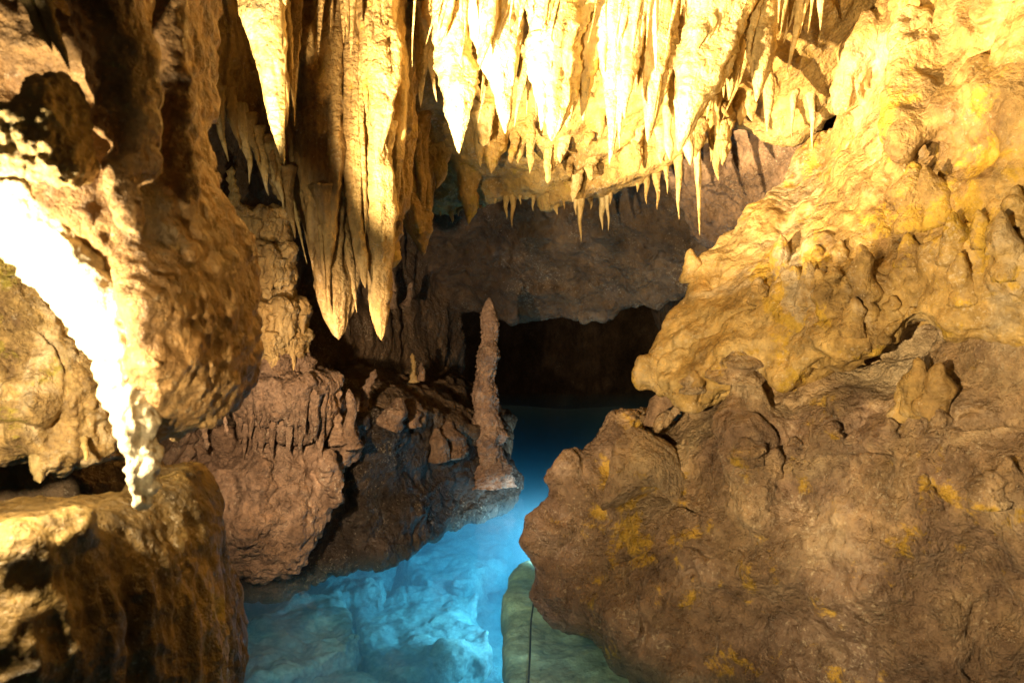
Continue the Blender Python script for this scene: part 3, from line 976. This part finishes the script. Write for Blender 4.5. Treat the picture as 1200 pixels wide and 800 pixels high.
# (top x, tip x, tip y, half width px, distance, profile, description)
row = [(462, 463, 28, 10, 4.45, pr_cone, 'short blown-out cream stalactite'),
       (484, 493, 126, 12, 4.75, pr_drape, 'slender knobbly cream stalactite'),
       (499, 512, 120, 8, 4.7, pr_drape, 'thin pale ribbon-like stalactite'),
       (528, 538, 180, 17, 4.55, pr_drape, 'long bright cream stalactite with a curved point'),
       (568, 547, 118, 11, 4.6, pr_drape, 'left-leaning tan-edged stalactite'),
       (592, 592, 157, 22, 4.6, pr_drape, 'broad white pitted stalactite'),
       (624, 602, 68, 7, 4.5, pr_icicle, 'thin slanting stalactite'),
       (652, 646, 166, 24, 4.55, pr_drape, 'wide white stalactite with a needle tip'),
       (688, 664, 150, 19, 4.6, pr_drape, 'wide white smooth stalactite'),
       (700, 683, 142, 16, 4.7, pr_drape, 'white stalactite with a ragged end'),
       (716, 714, 194, 22, 4.45, pr_cone, 'lowest sharp-pointed white stalactite'),
       (752, 732, 140, 11, 4.6, pr_drape, 'narrow white stalactite pinched in the middle'),
       (776, 759, 168, 18, 4.5, pr_drape, 'tall white stalactite beside a dark gap'),
       (848, 795, 178, 24, 4.45, pr_drape, 'biggest white stalactite leaning to the left'),
       (880, 854, 118, 16, 4.55, pr_drape, 'white stalactite with a swollen lower half'),
       (902, 886, 120, 15, 4.55, pr_drape, 'white stalactite ending in a thin spike'),
       (930, 918, 52, 7, 4.5, pr_icicle, 'thin cream stalactite'),
       (952, 922, 94, 8, 4.6, pr_icicle, 'thin left-leaning cream stalactite'),
       (966, 961, 36, 9, 4.5, pr_cone, 'short pointed cream stalactite')]
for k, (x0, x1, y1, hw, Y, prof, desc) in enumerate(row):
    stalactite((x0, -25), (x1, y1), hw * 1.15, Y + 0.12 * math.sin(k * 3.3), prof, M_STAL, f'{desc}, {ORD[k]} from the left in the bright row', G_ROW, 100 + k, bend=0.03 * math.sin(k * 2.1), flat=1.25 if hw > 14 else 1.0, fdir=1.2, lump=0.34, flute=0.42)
G_MID = 'yellowish stalactites on the ceiling behind the bright row'
mid = [(562, 100, 563, 196, 8, 5.5, pr_bulb, 'slim yellow stalactite with a rounded end behind the bright row'),
       (574, 110, 573, 172, 10, 5.4, pr_cone, 'stubby yellow stalactite beside the slim rounded one'),
       (783, 120, 785, 188, 7, 5.0, pr_bulb, 'bulb-ended yellow stalactite left of the biggest white one'),
       (806, 120, 809, 194, 8, 5.0, pr_bulb, 'curved yellow stalactite right of the biggest white one'),
       (897, 80, 899, 156, 8, 5.0, pr_drape, 'amber stalactite below the white spike at the right'),
       (868, 90, 846, 142, 4, 5.0, pr_icicle, 'very thin slanting stalactite in the dark right gap'),
       (822, 140, 820, 277, 11, 5.6, pr_icicle, 'longest yellow stalactite hanging alone over the dark passage'),
       (844, 140, 842, 212, 14, 5.6, pr_icicle, 'forked pale stalactite beside the longest yellow one'),
       (834, 150, 833, 190, 7, 5.6, pr_icicle, 'small pale stalactite between the longest and the forked one'),
       (950, 140, 952, 176, 5, 5.4, pr_icicle, 'tiny pale stalactite above the edge of the leaning rock'),
       (930, 130, 929, 168, 4, 5.4, pr_icicle, 'tiny thin stalactite left of the leaning rock edge')]
for k, (x0, y0, x1, y1, hw, Y, prof, desc) in enumerate(mid):
    stalactite((x0, y0), (x1, y1), hw, Y, prof, M_STAL, desc, G_MID, 150 + k, bend=0.03 * math.sin(k * 1.7), lump=0.18, flute=0.25)
rng_ = np.random.RandomState(77)
for k in range(30):
    x = 470 + k * 16.6 + rng_.uniform(-6, 6)
    Y = rng_.uniform(4.7, 5.1)
    yt = rng_.uniform(70, 150) - (30 if x > 880 else 0) - max(0, x - 860) * 0.7
    stalactite((x + 10, -10), (x - rng_.uniform(0, 14), yt), rng_.uniform(6, 12), Y, pr_drape if k % 3 else pr_icicle, M_STAL,
               f'partly hidden cream stalactite, {ORD[k]} from the left in the second row', 'stalactites of the second row', 170 + k, bend=rng_.uniform(-0.04, 0.04), lump=0.34, flute=0.45, drips=2, flat=rng_.uniform(0.5, 1.0), fdir=rng_.uniform(0, 3))
for k in range(29):
    x = 468 + k * 17 + rng_.uniform(-7, 7)
    stalactite((x + rng_.uniform(0, 16), -25), (x - rng_.uniform(0, 10), rng_.uniform(25, 95)), rng_.uniform(4, 9), rng_.uniform(4.25, 4.5), pr_icicle if k % 3 else pr_drape, M_STAL,
               f'slim blown-out stalactite, {ORD[k]} from the left along the top edge', 'slim stalactites along the top edge', 240 + k, bend=rng_.uniform(-0.05, 0.05), lump=0.34, flute=0.45, drips=2, flat=rng_.uniform(0.5, 1.0), fdir=rng_.uniform(0, 3))
G_LIP = 'small stalactites fringing the ceiling lip'
lip = [(505, 262, 5), (516, 254, 4), (529, 262, 6), (538, 254, 6), (549, 256, 7), (557, 246, 3), (563, 246, 6), (580, 239, 5), (593, 257, 5), (601, 267, 5), (610, 240, 4), (624, 248, 4), (637, 246, 4),
       (644, 244, 4), (652, 252, 6), (662, 246, 3), (675, 253, 4), (680, 284, 5), (693, 246, 5), (706, 270, 6), (712, 271, 4), (716, 240, 4), (747, 226, 4), (757, 240, 5), (771, 246, 6), (782, 228, 4), (795, 258, 6)]
for k, (x, y, hw) in enumerate(lip):
    yy, hit = y - 6, None
    while yy > y - 110:
        p, n, nm = cast(x, yy)
        if p is not None and nm == 'cave_ceiling':
            hit = p
            break
        yy -= 4
    if hit is None:
        continue
    tip = P(x + 0.15 * (k % 3 - 1) * 6, y, hit[1] - 0.02)
    base = hit + np.array([0, 0.03, 0.06])
    if base[2] - tip[2] < 0.07:
        base[2] = tip[2] + 0.1
    o = tube_obj('stalactite', M_STAL if k % 3 else M_CURT, base, tip, hw * hit[1] / F, pr_icicle, 200 + k, seg=14, lump=0.2, flute=0.2)
    tag(o, f'small stalactite on the ceiling lip, {ORD[k]} from the left of the fringe', 'stalactite', G_LIP)

bpy.context.view_layer.update()
DG = bpy.context.evaluated_depsgraph_get()
slope = []
for k in range(44):
    x = 474 + k * 9.8 + rng_.uniform(-8, 8)
    y = rng_.uniform(125, 205) if x < 700 else rng_.uniform(105, 170)
    big_ = x < 580
    p, n, nm = cast(x, y)
    if nm != 'cave_ceiling':
        continue
    slope.append((x, p, rng_.uniform(9, 15) if big_ else rng_.uniform(4, 9), rng_.uniform(40, 75) if big_ else rng_.uniform(18, 50)))
for k, (x, p, hw, ln) in enumerate(slope):
    sc_ = p[1] / F
    o = tube_obj('stalactite', M_CEIL if k % 2 else M_STAL, p + np.array([0, 0.03, 0.06]), p + np.array([rng_.uniform(-0.04, 0.01), -0.03, -ln * sc_]), hw * sc_, pr_taper if k % 3 == 0 else pr_drape, 600 + k,
                 seg=18, rings=22, lump=0.4, flute=0.45, bend=rng_.uniform(-0.05, 0.05), flat=rng_.uniform(0.6, 1.0))
    tag(o, f'small stalactite on the sloping ceiling behind the bright row, {ORD[min(k, 29)]} from the left', 'stalactite', 'small stalactites on the sloping ceiling')
# hanging curtain left of the middle
rock('curtain_rock', M_CURT,
     pts((318, -250, 4.5), (490, -250, 4.7), (485, 60, 4.8), (476, 190, 4.85), (458, 300, 4.8), (440, 330, 4.75), (415, 300, 4.7), (392, 345, 4.65), (370, 290, 4.6), (345, 230, 4.55), (332, 120, 4.5)),
     pts((400, 100, 4.5), (400, 220, 4.6)), (0.15, -0.98, 0), 0.35, 0.03, k=0.1, big=(0.1, 3.0), seed=15, levels=1,
     disp=d_flute(0.06, 11, 1.0, 0.015, 16, 0.005, 45), label='fluted tan curtain of fused dripstone behind the thick stalactites', cat='curtain')
rock('slanted_drapery', M_CURT,
     pts((225, -60, 4.3), (262, -40, 4.3), (285, 40, 4.35), (330, 140, 4.4), (352, 215, 4.45), (348, 262, 4.45), (318, 205, 4.4), (290, 170, 4.35), (255, 120, 4.3), (236, 70, 4.3)),
     [], (0.1, -0.98, 0), 0.2, 0.018, k=0.05, big=(0.06, 4.0), seed=16, levels=1,
     disp=d_flute(0.05, 16, 1.6, 0.015, 18, 0.005, 45), label='slanting ragged drapery left of the white cone', cat='drapery')
bpy.context.view_layer.update()
DG = bpy.context.evaluated_depsgraph_get()
G_CUR = 'thick stalactites of the hanging curtain'
cur = [(285, -40, 333, 194, 46, 3.7, pr_cone, M_STAL, 'huge glaring white cone-shaped stalactite', 0.0),
       (318, -40, 336, 150, 16, 3.9, pr_drape, M_CURT, 'yellow ribbed stalactite at the right flank of the white cone', 0.0),
       (343, -40, 345, 150, 10, 4.0, pr_drape, M_CURT, 'narrow yellow ribbon stalactite beside the white cone', 0.0),
       (384, -40, 373, 66, 13, 4.0, pr_cone, M_CURT, 'short ochre stalactite with a fine tip near the top of the curtain', 0.0),
       (390, -40, 387, 54, 6, 4.1, pr_icicle, M_CURT, 'thin ochre stalactite between two short ones at the curtain top', 0.0),
       (412, -40, 411, 66, 16, 4.0, pr_cone, M_CURT, 'short olive stalactite with a blunt point at the curtain top', 0.0),
       (440, -40, 442, 192, 25, 4.2, pr_drape, M_CURT, 'broad ochre stalactite tapering at the right side of the curtain', 0.02),
       (463, 40, 470, 212, 10, 4.6, pr_drape, M_CURT, 'slim brown stalactite right of the broad ochre one', 0.0),
       (342, 60, 397, 398, 33, 4.3, pr_taper, M_CURT, 'long thick tan stalactite with a ragged foot in the curtain', 0.03),
       (368, 60, 412, 345, 24, 4.4, pr_taper, M_CURT, 'smooth olive-tan stalactite right of the ragged one', 0.02),
       (405, 80, 404, 292, 24, 4.3, pr_drape, M_CURT, 'wide smooth stalactite in the middle of the curtain', -0.02),
       (430, 120, 447, 399, 24, 4.35, pr_taper, M_CURT, 'thick stalactite ending in a knobbly hanging bulb', 0.0),
       (452, 140, 455, 320, 12, 4.7, pr_drape, M_CURT, 'brown stalactite behind the knobbly bulb', 0.0),
       (482, 90, 496, 300, 20, 5.6, pr_bulb, M_CURT, 'tan swollen stalactite with a curled end below the ceiling', -0.04),
       (508, 120, 503, 262, 14, 5.8, pr_drape, M_CURT, 'dull tan stalactite left of the lip fringe', 0.0),
       (352, 90, 366, 305, 15, 4.25, pr_taper, M_CURT, 'lumpy tan stalactite in front of the long ragged one', 0.03),
       (421, 100, 428, 338, 14, 4.25, pr_taper, M_CURT, 'narrow tan stalactite between the wide smooth one and the knobbly bulb', -0.03),
       (386, 150, 383, 328, 12, 4.2, pr_taper, M_CURT, 'short-footed olive stalactite in the middle front of the curtain', 0.02),
       (402, 260, 409, 375, 9, 4.35, pr_taper, M_CURT, 'thin twisted stalactite hanging below the curtain middle', 0.06),
       (377, 230, 386, 372, 9, 4.2, pr_icicle, M_CURT, 'thin pointed stalactite on the left front of the curtain', 0.02),
       (459, 60, 462, 250, 12, 4.5, pr_taper, M_CURT, 'brown knobbly stalactite at the right rim of the curtain', 0.02),
       (340, 180, 371, 336, 9, 4.35, pr_drape, M_CURT, 'thin stalactite with a lit left edge on the curtain', 0.0),
       (325, 190, 360, 310, 7, 4.4, pr_icicle, M_STAL, 'pale spiky stalactite at the left edge of the curtain', 0.0),
       (330, 210, 352, 262, 6, 4.4, pr_icicle, M_STAL, 'short pale spike below the white cone', 0.0),
       (458, 190, 459, 257, 5, 5.6, pr_icicle, M_PINK, 'small pinkish stalactite right of the curtain', 0.0),
       (470, 200, 473, 263, 8, 5.7, pr_icicle, M_PINK, 'small pinkish forked stalactite near the tan swollen one', 0.0)]
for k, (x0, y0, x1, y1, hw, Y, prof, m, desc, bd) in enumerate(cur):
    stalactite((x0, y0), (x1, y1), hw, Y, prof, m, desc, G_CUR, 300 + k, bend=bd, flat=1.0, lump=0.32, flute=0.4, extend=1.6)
G_SP = 'slanting thin stalactites left of the white cone'
sp = [(243, 95, 253, 140, 5), (250, 105, 262, 168, 6), (256, 120, 268, 190, 8), (268, 120, 282, 176, 7), (278, 140, 292, 216, 9), (292, 150, 304, 196, 7), (302, 165, 315, 230, 8), (316, 175, 322, 215, 6), (322, 185, 332, 246, 9), (338, 210, 346, 280, 8)]
for k, (x0, y0, x1, y1, hw) in enumerate(sp):
    o = tube_obj('stalactite', M_CURT if k % 2 else M_STAL, P(x0, y0 - 14, 4.25), P(x1, y1, 4.15), hw * 4.2 / F, pr_icicle if k % 3 else pr_cone, 340 + k, lump=0.35, flute=0.4, flat=0.7, bend=0.04 * math.sin(k * 2.0))
    tag(o, f'thin ragged tan stalactite, {ORD[k]} from the left on the slanting drapery', 'stalactite', G_SP)

# ------------------------------------------------------------------ stalagmites
def stalagmite(foot, top, hw, Y, prof, mat, label, seed, group=None, **kw):
    o = tube_obj('stalagmite', mat, P(foot[0], foot[1], Y), P(top[0], top[1], Y), hw * Y / F, prof, seed, **kw)
    return tag(o, label, 'stalagmite', group)


def pr_tall(t):
    return (0.74 + 0.12 * np.sin(t * 5 + 1) + 0.07 * np.sin(t * 29) + 0.75 * np.exp(-t * 9) - 0.08 * t) * np.clip((1.002 - t) / 0.16, 0, 1) ** 0.55


stalagmite((571, 566), (573, 349), 18, 7.5, pr_tall, M_MITE, 'tall slender brown stalagmite standing over the pool', 400, lump=0.5, flute=0.2, seg=56, rings=150)
G_MITE = 'small stalagmites on the left bank'
for k, (a, b, hw, Y, pf, m, lab) in enumerate([
        ((349, 470), (346, 362), 11, 5.75, pr_ringed, M_PINK, 'ringed stalagmite rising beside the tiered column'),
        ((396, 520), (390, 437), 12, 5.75, pr_ringed, M_PINK, 'knob-topped stalagmite on the pink flowstone'),
        ((412, 525), (409, 455), 10, 5.75, pr_mite, M_PINK, 'shorter stalagmite right of the knob-topped one'),
        ((422, 482), (440, 432), 8, 6.2, pr_ringed, M_PINK, 'leaning stub with a round head on the bank edge'),
        ((455, 500), (470, 466), 13, 6.3, pr_knob, M_PINK, 'low pinkish hump on the bank edge left of the tall stalagmite'),
        ((483, 500), (482, 474), 9, 6.6, pr_knob, M_PINK, 'small greyish hump on the bank edge'),
        ((528, 535), (525, 492), 16, 7.1, pr_knob, M_PINK, 'squat pinkish hump just left of the tall stalagmite'),
        ((485, 448), (483, 413), 5, 7.6, pr_ringed, M_CURT, 'little yellowish stalagmite in the gloom behind the bank'),
        ((494, 446), (494, 424), 4, 7.6, pr_knob, M_PINK, 'tiny pink stalagmite beside the little yellowish one'),
        ((461, 362), (460, 318), 5, 8.0, pr_mite, M_PINK, 'thin pink stalagmite in front of the back wall'),
        ((476, 358), (483, 330), 5, 8.0, pr_mite, M_PINK, 'pink leaning spike in front of the back wall'),
        ((215, 580), (222, 486), 17, 5.4, pr_ringed, M_PINK, 'lumpy stalagmite at the left end of the bank'),
        ((180, 560), (236, 478), 12, 5.3, pr_mite, M_PINK, 'slanting rock rib at the left end of the bank'),
        ((515, 540), (512, 500), 10, 6.9, pr_knob, M_PINK, 'small drooping hump below the bank edge')]):
    stalagmite(a, b, hw, Y, pf, m, lab, 410 + k, G_MITE, lump=0.3, flute=0.15, seg=22)
# hanging rootlets in the dark niche
for k, (a, b, hw, Y, lab) in enumerate([((256, 450), (267, 512), 4, 4.9, 'thin pale rootlike stalactite in the dark niche'), ((238, 470), (243, 528), 7, 5.1, 'pink knobbly stalactite at the edge of the dark niche')]):
    o = tube_obj('stalactite', M_PINK, P(*a, Y), P(*b, Y), hw * Y / F, pr_ringed, 440 + k, seg=16, lump=0.4)
    tag(o, lab, 'stalactite', 'stalactites of the dark niche')

# tiered column
def tier_mesh(c, r, h, seed, seg=56, nr=16):
    a = np.arange(seg) / seg * 2 * math.pi
    prof = [(0.0, 0.0), (0.5, 0.02), (0.85, 0.0), (0.97, -0.1), (1.0, -0.25), (0.99, -0.45), (0.96, -0.65), (0.92, -0.8), (0.88, -0.95), (0.8, -1.0), (0.66, -0.8), (0.6, -0.55), (0.58, -1.05)]
    v = []
    for k, (pr, pz) in enumerate(prof):
        x, y = np.cos(a), np.sin(a)
        n = fbm(np.stack([x * 1.8, y * 1.8, np.full(seg, seed * 3.1)], -1), 2)
        n2 = fbm(np.stack([x * 5, y * 5, np.full(seg, seed * 1.7 + pz * 0.5)], -1), 2, ridged=True)
        rr = r * pr * (1 + 0.3 * n + 0.12 * n2 * (pr > 0.8))
        zz = h * pz * (1 + 0.5 * n2 * (pz < -0.5)) + 0.03 * n
        v.append(np.stack([c[0] + rr * x, c[1] + rr * y, c[2] + zz], -1))
    v = np.concatenate(v)
    i = np.arange(len(prof) * seg).reshape(len(prof), seg)
    j = np.roll(i, -1, 1)
    q = np.stack([i[:-1], i[1:], j[1:], j[:-1]], -1).reshape(-1, 4)
    return v, q


TY = 5.7
foot = P(308, 505, TY)
tower = bpy.data.objects.new('tiered_column', None)
COL.objects.link(tower)
tower.location = Vector(foot)
tag(tower, 'stepped column of stacked drip-edged tiers behind the near rock', 'rock column')
for k, (x, y, hw, hh) in enumerate([(296, 246, 36, 42), (300, 288, 40, 40), (303, 322, 44, 40), (306, 352, 47, 42), (305, 386, 50, 36), (308, 412, 55, 44), (328, 438, 56, 42), (342, 464, 58, 40)]):
    c = P(x, y, TY) + np.array([0.05 * math.sin(k * 2.4), 0.06 * math.sin(k * 3.7 + 1), 0])
    v, q = tier_mesh(c, hw * TY / F, hh * TY / F, 3 + k)
    v, q = subdivide(v, q)
    v, q = subdivide(smooth(v, q, 1), q)
    v = v + normals(v, q) * (0.07 * fbm(v * 7 + k, 2) + 0.03 * fbm(v * 20, 3, ridged=True))[:, None]
    to = mesh_obj('tier', v, q, M_CURT if k < 5 else M_PINK, tower)
    rng = np.random.RandomState(50 + k)
    nd = 9 if k < 6 else 13
    for m in range(nd):
        an = math.pi * (1.0 + (m + 0.3 + 0.5 * rng.rand()) / nd)
        rad = hw * TY / F * (0.9 + 0.1 * rng.rand())
        b = c + np.array([rad * math.cos(an), rad * math.sin(an), -hh * TY / F * (0.25 + 0.2 * rng.rand())])
        ln = hh * TY / F * (0.5 + 0.65 * rng.rand()) * (1.3 if k >= 5 else 1)
        dv, dq, first, last, n = tube(b, b + np.array([0.01 * rng.randn(), -0.01, -ln]), 0.022 + 0.012 * rng.rand(), pr_drape, 900 + 20 * k + m, seg=10, rings=10, lump=0.35)
        i0 = np.arange(len(dv) - 2)
        d_ = mesh_obj('drip', dv[:-2], dq, M_CURT if k < 5 else M_PINK)
        d_.parent = to
        d_.matrix_parent_inverse = Matrix.Translation(-Vector(tower.location)) if False else to.matrix_parent_inverse
        d_.matrix_parent_inverse = Matrix.Identity(4)
for k, (a, b, hw, lab) in enumerate([((251, 250), (249, 184), 8, 'taller yellow stalagmite on top of the stepped column'), ((274, 252), (272, 194), 9, 'shorter yellow stalagmite on top of the stepped column')]):
    stalagmite(a, b, hw, TY - 0.12, pr_ringed, M_STAL, lab, 460 + k, 'yellow stalagmites on the stepped column', lump=0.3)

# ------------------------------------------------------------------ knobs on the right-hand rocks
bpy.context.view_layer.update()
DG = bpy.context.evaluated_depsgraph_get()
knobs = [(917, 312, 9, 42), (928, 336, 14, 30), (810, 318, 8, 30), (948, 340, 10, 40), (970, 352, 10, 44), (976, 330, 9, 20), (1012, 330, 12, 52), (1000, 378, 10, 34), (1018, 366, 8, 22), (1046, 362, 8, 20),
         (1072, 245, 15, 62), (1098, 240, 13, 54), (1118, 288, 11, 46), (1064, 300, 9, 30), (1128, 335, 10, 48), (1180, 300, 12, 60), (1170, 280, 9, 40), (1060, 205, 14, 40), (1040, 200, 10, 28),
         (985, 300, 7, 22), (890, 345, 9, 24), (844, 436, 7, 22), (816, 445, 6, 14), (1150, 275, 8, 34), (1190, 250, 10, 36), (960, 300, 6, 16), (990, 345, 7, 20)]
knobs2 = [(1075, 462, 12, 52), (1096, 466, 13, 50), (1058, 478, 9, 34), (875, 530, 14, 22), (930, 525, 8, 16), (1042, 505, 8, 18), (1160, 575, 16, 30), (905, 545, 9, 26), (1090, 585, 9, 18),
          (1080, 565, 7, 14), (812, 452, 9, 18), (790, 540, 9, 20), (866, 430, 20, 26), (1100, 500, 10, 26), (1185, 560, 10, 30), (1000, 520, 7, 14), (975, 505, 8, 14)]
slab_o = bpy.data.objects['leaning_rock']
low_o = bpy.data.objects['lower_boulder']
for lst, par, mt in ((knobs, slab_o, M_SLAB), (knobs2, low_o, M_RIGHT)):
    for k, (x, y, hw, hh) in enumerate(lst):
        p, n, nm = cast(x, y)
        if p is None or nm not in ('leaning_rock', 'lower_boulder'):
            continue
        n = n if n @ (CAM - p) > 0 else -n
        sc_ = p[1] / F
        ax = np.array([0, 0, 1.0]) + (0.3 + 0.25 * math.sin(k * 2.3)) * n
        ax /= np.linalg.norm(ax)
        b = p + 0.02 * hw * sc_ * n - ax * 0.45 * hh * sc_
        tube_obj('knob', M_SLAB if hw * hh in (624, 650, 306) else mt, b, b + ax * hh * 1.35 * sc_, hw * 1.25 * sc_, pr_knob, 500 + k, parent=par, seg=20, lump=0.35, flute=0.1, rings=16)
# small arch of rock under the leaning rock's tip
v, q = rock_mesh(pts((752, 500, 5.05), (760, 470, 5.05), (775, 455, 5.05), (800, 455, 5.0), (812, 470, 5.0), (792, 472, 5.0), (780, 482, 5.0), (778, 505, 5.0)), [], (-0.3, -0.95, 0), 0.16, 0.012, k=0.03, big=(0.02, 4), disp=d_rough(0.01, 9, 0.006, 25, 0.002, 60), seed=9)
tag(mesh_obj('rock_pillar', v, orient(v, q), M_PINK), 'short brown rock pillar under the tip of the leaning rock', 'rock pillar')

# popcorn cluster and fringe near the left edge
v, q = rock_mesh(pts((-60, 150, 1.75), (10, 120, 1.75), (25, 85, 1.78), (60, 82, 1.8), (72, 110, 1.8), (70, 150, 1.78), (82, 185, 1.78), (65, 212, 1.76), (20, 200, 1.75), (-60, 190, 1.72)),
                 [], (-0.1, -1, 0), 0.14, 0.009, k=0.04, big=(0.02, 6), disp=d_lump(0.02, 24, 0.004, 30, 0.002, 80), seed=41)
tag(mesh_obj('popcorn_cluster', v, orient(v, q), M_STAL), 'cluster of bright knobbly cave popcorn near the left edge', 'popcorn cluster')
for k, (a, b, hw, lab) in enumerate([((30, -10), (62, 62), 7, 'left of the two slanting thin ribs at the upper left corner'), ((44, -20), (82, 84), 8, 'right of the two slanting thin ribs at the upper left corner')]):
    o = tube_obj('rock_rib', M_STAL, P(*a, 1.85), P(*b, 1.83), hw * 1.85 / F, pr_drape, 700 + k, lump=0.4, flute=0.4)
    tag(o, lab, 'rock rib', 'slanting ribs at the upper left')
for k, (a, b, hw, lab) in enumerate([((40, 520), (47, 566), 12, 'blunt pale drip hanging under the bright rugged rock'), ((98, 525), (101, 540), 4, 'tiny pale drip beside the white drapery tip')]):
    o = tube_obj('stalactite', M_STAL, P(a[0], a[1] - 12, 2.68), P(*b, 2.6), hw * 2.6 / F, pr_taper, 710 + k, lump=0.35)
    tag(o, lab, 'stalactite', 'drips at the far left')

# ------------------------------------------------------------------ under water
def on_z(px, py, z):
    r = RIGHT * ((px - 600) / F) + UP * ((400 - py) / F) + FWD
    return CAM + r * ((z - CAM[2]) / r[2])


beds = [([(262, 760), (330, 700), (400, 690), (420, 740), (350, 790), (280, 800)], -0.75, 'rounded pale stone under water near the lower left boulder'),
        ([(330, 650), (380, 625), (460, 640), (450, 690), (390, 700)], -0.9, 'flat pale stone under water below the flowstone'),
        ([(470, 640), (520, 610), (590, 600), (600, 650), (540, 680), (490, 680)], -1.0, 'pale sunken slab near the bank corner'),
        ([(420, 720), (480, 690), (560, 700), (570, 760), (490, 790), (430, 780)], -1.1, 'broad pale sunken stone in the middle of the pool'),
        ([(300, 820), (380, 790), (470, 800), (480, 900), (330, 900)], -0.85, 'pale sunken stone at the bottom edge of the picture'),
        ([(540, 600), (600, 580), (612, 620), (560, 640)], -1.1, 'small sunken stone by the channel')]
for k, (pl, z, lab) in enumerate(beds):
    o3 = [on_z(x, y, z) for x, y in pl]
    v, q = rock_mesh(o3, [], (0.05, -0.1, 1), 0.4, 0.045, k=0.07, big=(0.22, 3.0), disp=d_crag(0.05, 0.03, 0.012, 0.004, 0.04, 0.0), seed=60 + k)
    tag(mesh_obj('sunken_stone', v, orient(v, q), M_BED), lab, 'stone', 'pale stones under the water')
M_GREEN = rock_mat('water_tinted_stone', (0.38, 0.46, 0.32), (0.5, 0.58, 0.4), (0.6, 0.66, 0.48), None, 0, 1.6, (0.6, 0.9), 0.3)  # green of light through shallow water put into the stone's colour
o3 = [on_z(x, y, -0.32) for x, y in [(592, 672), (622, 655), (646, 672), (690, 740), (760, 800), (800, 900), (600, 900), (588, 760)]]
v, q = rock_mesh(o3, [], (0, -0.05, 1), 0.3, 0.045, k=0.06, big=(0.08, 2.0), disp=d_rough(0.02, 4, 0.008, 14), seed=70)
tag(mesh_obj('sunken_slab', v, orient(v, q), M_GREEN), 'pale green flat slab under the shallow water beside the boulder', 'stone slab')
cp = [on_z(628, 686, -0.02), on_z(626, 700, -0.12), on_z(622, 730, -0.2), on_z(621, 770, -0.22), on_z(618, 820, -0.22), on_z(616, 900, -0.22)]
cp = np.array(cp)
tt = np.linspace(0, len(cp) - 1, 60)
cpp = np.stack([np.interp(tt, np.arange(len(cp)), cp[:, k]) for k in range(3)], 1)
for _ in range(6):
    cpp[1:-1] = (cpp[:-2] + 2 * cpp[1:-1] + cpp[2:]) / 4
td = np.gradient(cpp, axis=0)
td /= np.linalg.norm(td, axis=1)[:, None]
s1_ = np.cross(td, [0, 0, 1.0])
s1_ /= np.linalg.norm(s1_, axis=1)[:, None]
s2_ = np.cross(td, s1_)
an = np.arange(8) / 8 * 2 * math.pi
cv = (cpp[:, None] + 0.006 * (np.cos(an)[None, :, None] * s1_[:, None] + np.sin(an)[None, :, None] * s2_[:, None])).reshape(-1, 3)
ii = np.arange(480).reshape(60, 8)
jj = np.roll(ii, -1, 1)
co = mesh_obj('lamp_cable', cv, np.stack([ii[:-1], jj[:-1], jj[1:], ii[1:]], -1).reshape(-1, 4), M_CABLE)
tag(co, 'thin black lamp cable lying over the green slab under water', 'cable')
